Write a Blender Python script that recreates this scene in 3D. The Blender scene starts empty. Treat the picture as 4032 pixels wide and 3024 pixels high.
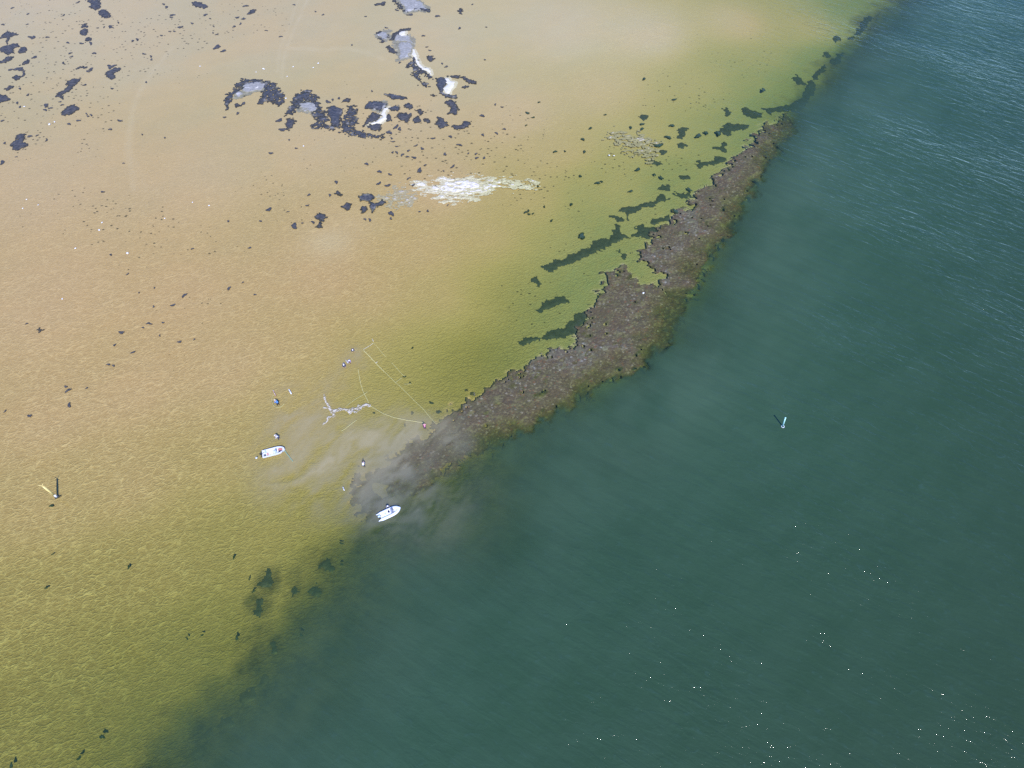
import bpy, bmesh, math, random
import numpy as np
from mathutils import Vector, Matrix

random.seed(7)
rng = np.random.default_rng(11)
R = math.radians
scene = bpy.context.scene
col = scene.collection

# ------------------------------------------------------------------ camera, sky, sun
H = 120.0                      # drone height above the water
TILT = R(57)                   # depression of the view axis
F = 2795.0                     # focal length in pixels of the 4032 px wide photograph
cam_d = bpy.data.cameras.new("camera")
cam = bpy.data.objects.new("camera", cam_d)
col.objects.link(cam)
cam.location = (0, 0, H)
cam.rotation_euler = (math.pi / 2 - TILT, 0, 0)
cam_d.sensor_width = 36
cam_d.lens = F / 4032 * 36
cam_d.clip_start = 1
cam_d.clip_end = 20000
scene.camera = cam

SUN_EL = 51.0
SUN_AZ = 160.0                 # compass-like: 0 = +Y (ahead of the camera), 90 = +X
world = bpy.data.worlds.new("World")
scene.world = world
world.use_nodes = True
wn = world.node_tree
bg = wn.nodes["Background"]
sky = wn.nodes.new("ShaderNodeTexSky")
sky.sky_type = 'NISHITA'
sky.sun_disc = False
sky.sun_elevation = R(SUN_EL)
sky.sun_rotation = R(SUN_AZ)
sky.air_density = 1.0
sky.dust_density = 0.3
sky.ozone_density = 1.5
tint = wn.nodes.new("ShaderNodeMix"); tint.data_type = 'RGBA'; tint.blend_type = 'MULTIPLY'
tint.inputs[0].default_value = 1.0
tint.inputs[7].default_value = (.52, .90, 1.75, 1)
wn.links.new(sky.outputs[0], tint.inputs[6])
wn.links.new(tint.outputs[2], bg.inputs[0])
bg.inputs[1].default_value = 0.115

sl = bpy.data.lights.new("sun", 'SUN')
sl.energy = 3.0
sl.angle = R(0.5)
sl.color = (1.0, 0.955, 0.89)
sun = bpy.data.objects.new("sun", sl)
col.objects.link(sun)
sdir = Vector((math.sin(R(SUN_AZ)) * math.cos(R(SUN_EL)), math.cos(R(SUN_AZ)) * math.cos(R(SUN_EL)), math.sin(R(SUN_EL))))
sun.rotation_euler = sdir.to_track_quat('Z', 'Y').to_euler()

scene.view_settings.view_transform = 'Standard'
scene.view_settings.look = 'None'
scene.view_settings.exposure = 0.6
scene.view_settings.gamma = 1
scene.render.engine = 'CYCLES'
scene.cycles.max_bounces = 6
scene.cycles.transparent_max_bounces = 12
scene.cycles.use_denoising = False
scene.cycles.caustics_reflective = False
scene.cycles.sample_clamp_indirect = 3

# ------------------------------------------------------------------ survey of the place: photo pixel -> point on a level
ST, CT = math.sin(TILT), math.cos(TILT)

def at(u, v, z=0.0):
    x = (u - 2016) / F
    y = -(v - 1512) / F
    fwd = CT + y * ST
    down = ST - y * CT
    k = (H - z) / down
    return (x * k, fwd * k)

ZM = {'V': (0, 0, 4032 / 2212), '0': (0, 0, 1.0), '1': (0, 0, 1000 / 2212), '2': (800, 0, 1200 / 2212), '3': (2000, 300, 1200 / 2212),
      '4': (2800, 0, 1232 / 2212), '5': (1200, 1000, 1600 / 2212), '6': (0, 1900, 1600 / 2212), '8': (0, 750, 1200 / 2212),
      'P': (1000, 1300, 800 / 2212), 'T': (1420, 1340, 360 / 1659), 'W': (1240, 1540, 240 / 2212)}

def px(zm, u, v):
    x0, y0, s = ZM[zm]
    return (x0 + u * s, y0 + v * s)

def pt(zm, u, v, z=0.0):
    return at(*px(zm, u, v), z)

def poly(zm, pts, z=0.0):
    return [pt(zm, u, v, z) for u, v in pts]

# ------------------------------------------------------------------ numpy fields
def hash2(ix, iy, seed):
    n = (ix.astype(np.int64) * 374761393 + iy.astype(np.int64) * 668265263 + seed * 974634777) & 0xFFFFFFFF
    n = ((n ^ (n >> 13)) * 1274126177) & 0xFFFFFFFF
    n = (n ^ (n >> 16)) & 0xFFFFFFFF
    return n / 4294967295.0

def vnoise(x, y, seed=0):
    ix, iy = np.floor(x), np.floor(y)
    fx, fy = x - ix, y - iy
    fx = fx * fx * (3 - 2 * fx); fy = fy * fy * (3 - 2 * fy)
    a = hash2(ix, iy, seed); b = hash2(ix + 1, iy, seed); c = hash2(ix, iy + 1, seed); d = hash2(ix + 1, iy + 1, seed)
    return (a * (1 - fx) + b * fx) * (1 - fy) + (c * (1 - fx) + d * fx) * fy

def fbm(x, y, octaves=4, seed=0, gain=0.55):
    s, a, t = 0, 1, 0
    ca, sa = math.cos(0.6), math.sin(0.6)
    for i in range(octaves):
        s = s + a * (vnoise(x, y, seed + i * 17) - 0.5) * 2
        t += a
        a *= gain
        x, y = (x * ca - y * sa) * 2.03, (x * sa + y * ca) * 2.03
    return s / t

def seg_dist(X, Y, pts, closed=True):
    d = np.full(X.shape, 1e9)
    n = len(pts)
    for i in range(n if closed else n - 1):
        ax, ay = pts[i]; bx, by = pts[(i + 1) % n]
        dx, dy = bx - ax, by - ay
        L = dx * dx + dy * dy + 1e-9
        t = np.clip(((X - ax) * dx + (Y - ay) * dy) / L, 0, 1)
        d = np.minimum(d, (X - ax - t * dx) ** 2 + (Y - ay - t * dy) ** 2)
    return np.sqrt(d)

def inside(X, Y, pts):
    r = np.zeros(X.shape, bool)
    n = len(pts)
    for i in range(n):
        ax, ay = pts[i]; bx, by = pts[(i + 1) % n]
        if ay == by:
            continue
        c = ((ay > Y) != (by > Y)) & (X < (bx - ax) * (Y - ay) / (by - ay) + ax)
        r ^= c
    return r

def sdf(X, Y, pts):
    d = seg_dist(X, Y, pts)
    return np.where(inside(X, Y, pts), d, -d)

# the edge of the shoal: everything on its right-hand side drops into the channel
EDGE = poly('V', [(330, 1700), (345, 1659), (420, 1560), (520, 1490), (600, 1400), (690, 1290), (760, 1200), (800, 1150), (870, 1095), (1000, 1020),
                  (1120, 945), (1250, 885), (1380, 822), (1460, 740), (1505, 650), (1560, 545), (1640, 420), (1685, 320), (1725, 240), (1800, 150),
                  (1880, 60), (1950, -20), (2060, -140), (2200, -260)])
EDGE = [(EDGE[0][0] - 40, EDGE[0][1] - 60)] + EDGE + [(EDGE[-1][0] + 300, EDGE[-1][1] + 700)]
EDGE_REGION = EDGE + [(9000, 9000), (9000, -9000), (EDGE[0][0], -9000)]

DEPTHS = [(0, 0, .12), (300, 100, .12), (600, 60, .12), (900, 100, .14), (1200, 60, .16), (1400, 80, .2), (1600, 60, .3), (1750, 60, .5), (1850, 40, .8),
          (100, 400, .12), (400, 400, .14), (700, 300, .14), (900, 250, .14), (1100, 250, .18), (1300, 200, .28), (1500, 180, .5), (1650, 180, .7),
          (1200, 330, .32), (1400, 300, .5), (1550, 260, .75), (950, 400, .16), (1150, 430, .4), (1300, 400, .6), (1450, 380, .85),
          (100, 650, .14), (400, 650, .16), (700, 600, .16), (710, 520, .22), (900, 540, .26), (1050, 520, .36), (1200, 520, .6), (1300, 480, .9),
          (800, 650, .25), (950, 650, .36), (1080, 640, .7), (1200, 620, .98), (1300, 580, 1.0), (1150, 690, 1.0), (900, 760, .62), (1020, 780, 1.2),
          (100, 900, .2), (300, 850, .18), (500, 800, .18), (650, 750, .25), (780, 760, .42), (850, 830, .62), (930, 850, .9), (700, 860, .4),
          (100, 1100, .36), (300, 1050, .34), (500, 1000, .38), (640, 1000, .45), (700, 1080, .7), (760, 1000, .6), (820, 920, .8), (640, 1120, .7), (730, 1140, 1.2),
          (100, 1300, .75), (300, 1250, .75), (450, 1200, .75), (560, 1200, .85), (640, 1240, 1.1), (720, 1200, 1.5),
          (100, 1450, 1.05), (300, 1420, 1.1), (450, 1360, 1.05), (550, 1330, 1.1), (620, 1310, 1.5),
          (50, 1600, 1.1), (200, 1600, 1.25), (330, 1560, 1.4), (430, 1470, 1.4), (250, 1659, 1.5), (500, 1430, 1.5), (40, 1659, 1.2),
          (1050, 880, 1.0), (1300, 720, .8), (1400, 620, .8), (1450, 520, .8), (1550, 430, .9), (1640, 300, 1.0), (1380, 790, 1.1), (1870, 40, 1.5), (1800, 130, 1.5), (1740, 200, 1.5), (1700, 230, 1.4), (1760, 140, 1.0), (1650, 120, .6), (1720, 60, .55), (1100, 920, 1.2)]
DP = [(pt('V', u, v), d) for u, v, d in DEPTHS]

def edge_side(X, Y):
    d = seg_dist(X, Y, EDGE, closed=False)
    return np.where(inside(X, Y, EDGE_REGION), d, -d)

def depth_field(X, Y):
    num = np.zeros(X.shape); den = np.zeros(X.shape)
    for (x, y), d in DP:
        w = 1.0 / (((X - x) ** 2 + (Y - y) ** 2) + 90.0) ** 1.9
        num += w * d; den += w
    base = num / den
    s = edge_side(X, Y)
    wob = fbm(X / 22, Y / 22, 3, 5) * 5.0 + fbm(X / 6, Y / 6, 3, 9) * 1.6
    lead = 4.5 * np.clip((Y - 62) / 14, 0, 1) * np.clip((185 - Y) / 30, 0, 1) + 4
    sp = np.clip(s + lead + wob * np.clip((s + 14) / 14, 0, 1), 0, None)
    sp = sp * (.42 + .34 * np.clip((Y - 45) / 26, 0, 1))
    drop = 5.6 * (1 - np.exp(-(sp / 15.0) ** 1.25)) + np.clip((sp - 20) / 60, 0, 2)
    return np.clip(base + drop * 1.0 + fbm(X / 14, Y / 14, 3, 3) * 0.10 * np.clip(base, 0, 1), 0.05, 9), s

PLUME = [('V', 620, 862, 3.2, .22), ('V', 720, 830, 2.8, .3), ('V', 765, 785, 2.8, .3), ('V', 760, 770, 2.0, .3), ('V', 690, 865, 3.0, .18),
         ('V', 640, 900, 3.5, .22), ('V', 610, 940, 4, .2), ('V', 660, 950, 6, .26), ('V', 700, 985, 8, .28), ('V', 650, 1010, 5, .35), ('V', 760, 955, 5, .38), ('V', 830, 950, 5, .4),
         ('V', 880, 925, 4, .45), ('V', 800, 1000, 5, .45), ('V', 745, 1020, 5, .4), ('V', 600, 1040, 4, .18), ('V', 690, 1050, 4, .25), ('V', 890, 960, 4, .4), ('V', 850, 1010, 5, .42),
         ('V', 800, 1060, 5, .5), ('V', 840, 1065, 4, .5), ('V', 800, 1085, 3.5, .45), ('V', 850, 1040, 4, .5), ('V', 975, 945, 3.0, .45), ('V', 995, 965, 2.6, .42), ('V', 950, 925, 3, .4),
         ('V', 900, 1080, 5, .25), ('V', 960, 1060, 6, .15), ('V', 870, 1120, 5, .22), ('V', 950, 1110, 6, .14)]
PL = [(pt(z, u, v), r, a) for z, u, v, r, a in PLUME]

def plume_field(X, Y):
    t = np.zeros(X.shape)
    for (x, y), r, a in PL:
        t = 1 - (1 - t) * (1 - a * np.exp(-((X - x) ** 2 + (Y - y) ** 2) / (r * r * 1.3)))
    ca, sa = math.cos(.75), math.sin(.75)
    U, V = X * ca + Y * sa, -X * sa + Y * ca
    wx = fbm(X / 5, Y / 5, 2, 40) * 1.2
    n = fbm(U / 7.0 + wx, V / 2.6 + wx, 5, 41, 0.64)
    return np.clip(t * (0.55 + 1.1 * n), 0, .6)

# ------------------------------------------------------------------ material helpers
class NT:
    def __init__(self, name):
        self.m = bpy.data.materials.new(name)
        self.m.use_nodes = True
        self.t = self.m.node_tree
        self.t.nodes.clear()
        self.out = self.n('ShaderNodeOutputMaterial')
    def n(self, kind, **kw):
        nd = self.t.nodes.new(kind)
        for k, v in kw.items():
            setattr(nd, k, v)
        return nd
    def link(self, a, b):
        self.t.links.new(a, b)
    def put(self, sock, v):
        if hasattr(v, 'links') or hasattr(v, 'is_linked'):
            self.link(v, sock)
        elif isinstance(v, (tuple, list)) and len(v) == 3 and sock.type == 'RGBA':
            sock.default_value = (*v, 1)
        else:
            sock.default_value = v
    def math(self, op, a, b=0.0, c=0.0, clamp=False):
        nd = self.n('ShaderNodeMath', operation=op, use_clamp=clamp)
        self.put(nd.inputs[0], a); self.put(nd.inputs[1], b); self.put(nd.inputs[2], c)
        return nd.outputs[0]
    def mix(self, f, a, b, mode='MIX'):
        nd = self.n('ShaderNodeMix', data_type='RGBA', blend_type=mode)
        self.put(nd.inputs[0], f); self.put(nd.inputs[6], a); self.put(nd.inputs[7], b)
        return nd.outputs[2]
    def remap(self, v, a, b, c=0.0, d=1.0, smooth=False):
        nd = self.n('ShaderNodeMapRange', interpolation_type='SMOOTHSTEP' if smooth else 'LINEAR')
        self.put(nd.inputs[0], v)
        for i, q in enumerate((a, b, c, d)):
            self.put(nd.inputs[i + 1], q)
        return nd.outputs[0]
    def attr(self, name):
        nd = self.n('ShaderNodeAttribute', attribute_name=name)
        return nd
    def coords(self, rot=0.0, scale=(1, 1, 1), obj=False):
        src = self.n('ShaderNodeTexCoord').outputs['Object'] if obj else self.n('ShaderNodeNewGeometry').outputs['Position']
        mp = self.n('ShaderNodeMapping', vector_type='TEXTURE')   # scale = size of one cell along the rotated axes
        self.link(src, mp.inputs[0])
        mp.inputs['Rotation'].default_value = (0, 0, rot)
        mp.inputs['Scale'].default_value = scale
        return mp.outputs[0]
    def noise(self, co, scale=1.0, detail=2.0, rough=0.5, dist=0.0, out=0):
        nd = self.n('ShaderNodeTexNoise')
        self.link(co, nd.inputs['Vector'])
        nd.inputs['Scale'].default_value = scale
        nd.inputs['Detail'].default_value = detail
        nd.inputs['Roughness'].default_value = rough
        nd.inputs['Distortion'].default_value = dist
        return nd.outputs[out]
    def voro(self, co, scale=1.0, feature='F1', out='Distance', rnd=1.0):
        nd = self.n('ShaderNodeTexVoronoi', feature=feature)
        self.link(co, nd.inputs['Vector'])
        nd.inputs['Scale'].default_value = scale
        nd.inputs['Randomness'].default_value = rnd
        return nd.outputs[out]
    def bump(self, h, strength=1.0, dist=1.0, normal=None):
        nd = self.n('ShaderNodeBump')
        nd.inputs['Strength'].default_value = strength
        nd.inputs['Distance'].default_value = dist
        self.put(nd.inputs['Height'], h)
        if normal is not None:
            self.link(normal, nd.inputs['Normal'])
        return nd.outputs[0]
    def bsdf(self, color, rough=0.6, metal=0.0, normal=None, spec=0.5, coat=0.0):
        nd = self.n('ShaderNodeBsdfPrincipled')
        self.put(nd.inputs['Base Color'], color)
        self.put(nd.inputs['Roughness'], rough)
        nd.inputs['Metallic'].default_value = metal
        nd.inputs['Specular IOR Level'].default_value = spec
        nd.inputs['Coat Weight'].default_value = coat
        if normal is not None:
            self.link(normal, nd.inputs['Normal'])
        self.link(nd.outputs[0], self.out.inputs[0])
        return nd

_simple = {}
def paint(name, c, rough=0.5, metal=0.0, spec=0.5, vary=0.08, size=0.25):
    """A plain procedural material: its colour with a little uneven wear."""
    if name in _simple:
        return _simple[name]
    t = NT(name)
    n = t.noise(t.coords(obj=True), 1.0 / size, 4, 0.6)
    f = t.remap(n, .3, .7, 0, 1)
    dark = tuple(q * (1 - vary) for q in c)
    light = tuple(min(1, q * (1 + vary)) for q in c)
    t.bsdf(t.mix(f, dark, light), rough, metal, t.bump(n, .15, .01), spec)
    _simple[name] = t.m
    return t.m

# ------------------------------------------------------------------ mesh helpers
def link(name, me, mat=None, parent=None):
    o = bpy.data.objects.new(name, me)
    if mat is not None:
        me.materials.append(mat)
    col.objects.link(o)
    if parent is not None:
        o.parent = parent
    return o

def tag(o, label=None, cat=None, group=None, kind=None):
    if label: o["label"] = label
    if cat: o["category"] = cat
    if group: o["group"] = group
    if kind: o["kind"] = kind
    return o

def thing(name, loc, rz=0.0, label=None, cat=None, group=None):
    o = bpy.data.objects.new(name, None)
    o.empty_display_size = 0.3
    col.objects.link(o)
    o.location = loc
    o.rotation_euler = (0, 0, rz)
    return tag(o, label, cat, group)

def np_mesh(name, co, quads, attrs=None, smooth=True):
    me = bpy.data.meshes.new(name)
    nv, nq = len(co), len(quads)
    me.vertices.add(nv)
    me.vertices.foreach_set("co", co.astype(np.float32).ravel())
    me.loops.add(nq * 4)
    me.loops.foreach_set("vertex_index", quads.astype(np.int32).ravel())
    me.polygons.add(nq)
    me.polygons.foreach_set("loop_start", np.arange(0, nq * 4, 4, dtype=np.int32))
    me.polygons.foreach_set("use_smooth", np.full(nq, smooth, dtype=bool))
    for k, v in (attrs or {}).items():
        if v.ndim == 1:
            a = me.attributes.new(k, 'FLOAT', 'POINT'); a.data.foreach_set("value", v.astype(np.float32))
        else:
            a = me.attributes.new(k, 'FLOAT_VECTOR', 'POINT'); a.data.foreach_set("vector", v.astype(np.float32).ravel())
    me.update(calc_edges=True)
    me.validate()
    return me

def grid_quads(nx, ny):
    i = np.arange(nx * ny).reshape(ny, nx)
    return np.stack([i[:-1, :-1], i[:-1, 1:], i[1:, 1:], i[1:, :-1]], -1).reshape(-1, 4)

def stretched(a, b, step, far):
    core = np.arange(a, b + step * .5, step)
    out, d, x = [], step, core[-1]
    while x < far:
        d *= 1.35; x += d; out.append(x)
    lo, d, x = [], step, core[0]
    while x > -far:
        d *= 1.35; x -= d; lo.append(x)
    return np.array(lo[::-1] + list(core) + out)

def bm_obj(name, bm, mat=None, parent=None, smooth=False):
    me = bpy.data.meshes.new(name)
    bmesh.ops.recalc_face_normals(bm, faces=bm.faces)
    if smooth:
        for f in bm.faces: f.smooth = True
    bm.to_mesh(me); bm.free()
    return link(name, me, mat, parent)

def add_box(bm, c, s, rz=0.0, bevel=0.0, taper=1.0, m=None):
    r = bmesh.ops.create_cube(bm, size=1.0)
    vs = r['verts']
    for v in vs:
        k = taper if v.co.z > 0 else 1.0
        v.co = Vector((v.co.x * s[0] * k, v.co.y * s[1] * k, v.co.z * s[2]))
    if bevel:
        es = list({e for v in vs for e in v.link_edges})
        b = bmesh.ops.bevel(bm, geom=es, offset=bevel, segments=2, affect='EDGES', profile=.6)
        vs = list({v for f in b['faces'] for v in f.verts} | {v for v in vs if v.is_valid})
    M = Matrix.Translation(c) @ Matrix.Rotation(rz, 4, 'Z')
    if m is not None:
        M = M @ m
    for v in vs:
        v.co = M @ v.co

def add_tube(bm, pts, r, seg=8, caps=True):
    """Round tube through points; r is one radius or one per point."""
    pts = [Vector(p) for p in pts]
    rings = []
    for i, p in enumerate(pts):
        d = (pts[min(i + 1, len(pts) - 1)] - pts[max(i - 1, 0)]).normalized()
        a = d.cross(Vector((0, 0, 1)))
        if a.length < 1e-3: a = d.cross(Vector((1, 0, 0)))
        a.normalize(); b = d.cross(a).normalized()
        rr = r[i] if isinstance(r, (list, tuple)) else r
        rings.append([bm.verts.new(p + a * (rr * math.cos(2 * math.pi * k / seg)) + b * (rr * math.sin(2 * math.pi * k / seg))) for k in range(seg)])
    for i in range(len(rings) - 1):
        for k in range(seg):
            bm.faces.new((rings[i][k], rings[i][(k + 1) % seg], rings[i + 1][(k + 1) % seg], rings[i + 1][k]))
    if caps:
        bm.faces.new(rings[0][::-1]); bm.faces.new(rings[-1])

def add_ball(bm, c, s, m=None, seg=12):
    r = bmesh.ops.create_uvsphere(bm, u_segments=seg, v_segments=max(6, seg * 2 // 3), radius=1.0)
    for v in r['verts']:
        q = Vector((v.co.x * s[0], v.co.y * s[1], v.co.z * s[2]))
        if m is not None: q = m @ q
        v.co = q + Vector(c)

def smooth_path(pts, n=6, wob=0.0):
    """Catmull-Rom through the points, with a little wander."""
    P = [Vector(p) for p in pts]
    P = [P[0] * 2 - P[1]] + P + [P[-1] * 2 - P[-2]]
    out = []
    for i in range(1, len(P) - 2):
        for k in range(n):
            t = k / n
            q = 0.5 * ((2 * P[i]) + (-P[i - 1] + P[i + 1]) * t + (2 * P[i - 1] - 5 * P[i] + 4 * P[i + 1] - P[i + 2]) * t * t + (-P[i - 1] + 3 * P[i] - 3 * P[i + 1] + P[i + 2]) * t ** 3)
            out.append(q + Vector((random.uniform(-wob, wob), random.uniform(-wob, wob), 0)))
    out.append(P[-2])
    return out

# ------------------------------------------------------------------ materials of the setting
CAUSTIC_ROT = R(24)      # direction of the painted caustic filaments over the flats

def caustic_net(t, attr_depth=None):
    """Net of caustic light painted into the sand colour and bump, finer on the high flats."""
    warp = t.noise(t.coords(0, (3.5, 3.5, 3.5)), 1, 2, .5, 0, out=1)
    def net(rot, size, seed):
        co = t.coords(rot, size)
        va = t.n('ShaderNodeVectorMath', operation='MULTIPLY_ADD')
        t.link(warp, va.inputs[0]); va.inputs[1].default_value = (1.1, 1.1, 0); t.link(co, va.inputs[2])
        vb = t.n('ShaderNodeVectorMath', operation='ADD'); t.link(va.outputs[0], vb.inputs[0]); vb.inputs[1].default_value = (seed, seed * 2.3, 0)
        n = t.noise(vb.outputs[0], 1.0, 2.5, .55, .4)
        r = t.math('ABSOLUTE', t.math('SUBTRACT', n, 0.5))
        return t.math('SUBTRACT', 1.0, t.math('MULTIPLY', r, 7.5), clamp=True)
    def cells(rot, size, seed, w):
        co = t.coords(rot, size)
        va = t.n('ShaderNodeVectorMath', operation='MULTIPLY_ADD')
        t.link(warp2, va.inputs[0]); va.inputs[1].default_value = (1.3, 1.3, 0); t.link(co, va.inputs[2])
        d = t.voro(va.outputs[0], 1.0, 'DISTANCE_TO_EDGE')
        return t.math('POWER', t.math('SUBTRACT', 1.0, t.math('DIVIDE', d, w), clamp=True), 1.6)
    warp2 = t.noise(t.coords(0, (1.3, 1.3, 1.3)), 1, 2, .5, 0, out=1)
    a = cells(CAUSTIC_ROT, (1.75, .70, 1), 0, .135)
    b = t.math('POWER', net(CAUSTIC_ROT + .2, (.95, .46, 1), 9.7), 2.2)
    c = t.math('POWER', net(CAUSTIC_ROT - .3, (2.6, .95, 1), 17.0), 2.0)
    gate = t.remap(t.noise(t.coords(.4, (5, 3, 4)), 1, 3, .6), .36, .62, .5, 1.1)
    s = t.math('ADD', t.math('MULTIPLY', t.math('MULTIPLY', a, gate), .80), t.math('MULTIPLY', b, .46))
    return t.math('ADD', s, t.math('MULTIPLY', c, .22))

def mat_sand():
    t = NT("wet sand with painted caustics")
    big = t.noise(t.coords(.5, (26, 17, 20)), 1, 3, .5)
    mid = t.noise(t.coords(.3, (7, 4, 6)), 1, 4, .6)
    pink = t.attr("pink").outputs['Fac']
    tan = (.552, .372, .194)
    rosy = (.57, .452, .275)
    grey = (.54, .452, .290)
    c = t.mix(t.remap(big, .38, .62, 0, .6, True), tan, (.53, .355, .180))
    c = t.mix(pink, c, t.mix(t.remap(big, .38, .62, 0, 1, True), rosy, grey))
    c = t.mix(t.remap(mid, .35, .7, 0, .14), c, (.38, .32, .20))
    caus = caustic_net(t)
    amt = t.attr("caustic").outputs['Fac']
    cr = t.math('MULTIPLY', caus, amt)
    c = t.mix(t.math('MULTIPLY', t.math('SUBTRACT', 1.0, caus, clamp=True), t.math('MULTIPLY', amt, .34)), c, (.22, .155, .055), 'MIX')  # darker gaps between the caustic filaments, painted into the sand colour
    c = t.mix(t.math('MULTIPLY', cr, .66, clamp=True), c, (.90, .70, .40))  # bright filaments of caustic light, painted as paler sand
    c = t.mix(t.attr("olive").outputs['Fac'], c, (.53, .415, .185))
    algae = t.attr("algae").outputs['Fac']
    ag = t.noise(t.coords(.5, (1.6, 1.2, 1.5)), 1, 4, .65)
    c = t.mix(t.math('MULTIPLY', algae, t.remap(ag, .3, .7, .25, .9)), c, (.27, .27, .05))
    gn = t.noise(t.coords(.5, (2.6, 1.5, 2)), 1, 4, .6)
    c = t.mix(t.math('MULTIPLY', t.attr("green").outputs['Fac'], t.remap(gn, .3, .7, .65, 1.0)), c, (.37, .405, .245))
    st = t.noise(t.coords(.2, (.9, .7, .8)), 1, 4, .7)
    c = t.mix(t.attr("stony").outputs['Fac'], c, t.mix(t.remap(st, .38, .62), (.075, .075, .035), (.19, .18, .085)))
    c = t.mix(t.attr("pale").outputs['Fac'], c, (.72, .64, .50))
    # crumbs of weed and shell lying on the bottom
    sp = t.attr("speck").outputs['Fac']
    vd = t.voro(t.coords(0, (1.7, 1.2, 1.5)), 1.0)
    vn = t.noise(t.coords(0, (.35, .3, .35)), 1, 3, .6)
    crumb = t.math('LESS_THAN', t.math('ADD', vd, t.math('MULTIPLY', vn, .35)), t.math('MULTIPLY', sp, .30))
    c = t.mix(t.math('MULTIPLY', crumb, .8), c, (.075, .065, .04))
    nb = t.bump(t.math('MULTIPLY', caus, amt), .7, .18)  # bump follows the painted caustic net
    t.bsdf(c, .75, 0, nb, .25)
    return t.m

def mat_water():
    t = NT("sea water")
    dep = t.attr("veil").outputs['Fac']
    turb = t.attr("turb").outputs['Fac']
    tr = t.attr("trans").outputs['Color']
    rough_amt = t.attr("sea").outputs['Fac']
    # surface waves: wind sea running in from the channel, small chop over it
    swell = t.noise(t.coords(R(-33), (5.0, 1.35, 3)), 1, 3, .55, .7)
    chop = t.noise(t.coords(R(-20), (1.9, .85, 1)), 1, 4, .62, .8)
    tiny = t.noise(t.coords(R(10), (.55, .4, .5)), 1, 3, .6, .4)
    gust = t.noise(t.coords(R(-35), (60, 24, 30)), 1, 3, .5)
    g = t.remap(gust, .35, .65, .45, 1.2)
    h = t.math('ADD', t.math('MULTIPLY', swell, .34), t.math('ADD', t.math('MULTIPLY', chop, .145), t.math('MULTIPLY', tiny, .025)))
    h = t.math('MULTIPLY', t.math('MULTIPLY', h, rough_amt), g)
    nb = t.bump(h, 1.0, 1.0)
    # light body of the turbid water
    cloud = t.noise(t.coords(R(35), (16, 7, 10)), 1, 4, .6)
    streak = t.noise(t.coords(R(-33), (14, 1.6, 3)), 1, 2, .5, .6)
    deep = t.mix(t.remap(cloud, .35, .65, 0, 1, True), (.032, .074, .035), (.038, .083, .042))
    deep = t.mix(t.attr('halo').outputs['Fac'], deep, (.058, .108, .058))
    deep = t.mix(t.attr('far').outputs['Fac'], deep, (.027, .051, .022))
    deep = t.mix(t.remap(streak, .42, .62, 0, .12), deep, (.022, .046, .027))
    crest = t.math('POWER', t.remap(chop, .52, .74, 0, 1), 2.0)
    deep = t.mix(t.math('MULTIPLY', crest, .30), deep, (.05, .105, .085))
    silt = t.mix(t.attr("siltgrey").outputs['Fac'], (.52, .43, .235), (.25, .24, .165))
    body = t.mix(t.math('DIVIDE', turb, t.math('ADD', t.math('ADD', turb, dep), 1e-4), clamp=True), deep, silt)
    a = t.math('SUBTRACT', 1.0, t.math('MULTIPLY', t.math('SUBTRACT', 1.0, dep), t.math('SUBTRACT', 1.0, turb)))
    df = t.n('ShaderNodeBsdfDiffuse'); t.link(body, df.inputs[0])
    soft = t.bump(h, .6, 1.0); t.link(soft, df.inputs['Normal'])
    tb = t.n('ShaderNodeBsdfTransparent'); t.link(tr, tb.inputs[0])
    mx = t.n('ShaderNodeMixShader'); t.link(a, mx.inputs[0]); t.link(tb.outputs[0], mx.inputs[1]); t.link(df.outputs[0], mx.inputs[2])
    fr = t.n('ShaderNodeFresnel'); fr.inputs['IOR'].default_value = 1.333; t.link(nb, fr.inputs['Normal'])
    gl = t.n('ShaderNodeBsdfGlossy'); gl.inputs['Roughness'].default_value = .05; t.link(nb, gl.inputs['Normal'])
    m2 = t.n('ShaderNodeMixShader'); t.link(fr.outputs[0], m2.inputs[0]); t.link(mx.outputs[0], m2.inputs[1]); t.link(gl.outputs[0], m2.inputs[2])
    t.link(m2.outputs[0], t.out.inputs[0])
    return t.m

def mat_mussel():
    t = NT("mussel shells and stones")
    big = t.noise(t.coords(.4, (5, 2.6, 4)), 1, 4, .65)
    cell = t.voro(t.coords(.2, (.42, .33, .4)), 1.0, out='Color')
    cd = t.voro(t.coords(.2, (.42, .33, .4)), 1.0)
    sep = t.n('ShaderNodeSeparateColor'); t.link(cell, sep.inputs[0])
    fine = t.noise(t.coords(0, (.28, .24, .3)), 1, 4, .7)
    c = t.mix(t.remap(big, .38, .62, 0, 1, True), (.180, .146, .090), (.172, .166, .092))
    c = t.mix(t.remap(sep.outputs[0], .0, 1, 0, .7), c, (.088, .070, .056))
    c = t.mix(t.math('MULTIPLY', t.math('GREATER_THAN', sep.outputs[1], .86), .65), c, (.27, .25, .15))
    c = t.mix(t.math('MULTIPLY', t.math('GREATER_THAN', sep.outputs[2], .975), .7), c, (.36, .34, .28))
    c = t.mix(t.math('MULTIPLY', t.math('LESS_THAN', sep.outputs[2], .03), .5), c, (.26, .12, .06))
    c = t.mix(t.remap(fine, .35, .65, 0, .6), c, (.075, .070, .050))
    h = t.math('ADD', t.math('MULTIPLY', t.math('SUBTRACT', 1.0, cd), .6), t.math('MULTIPLY', fine, .5))
    t.bsdf(t.mix(t.remap(t.noise(t.coords(.6, (3.2, 1.8, 2)), 1, 4, .65), .56, .70, 0, .55), c, (.24, .25, .11)), .8, 0, t.bump(h, .55, .18), .0)
    return t.m

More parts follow.
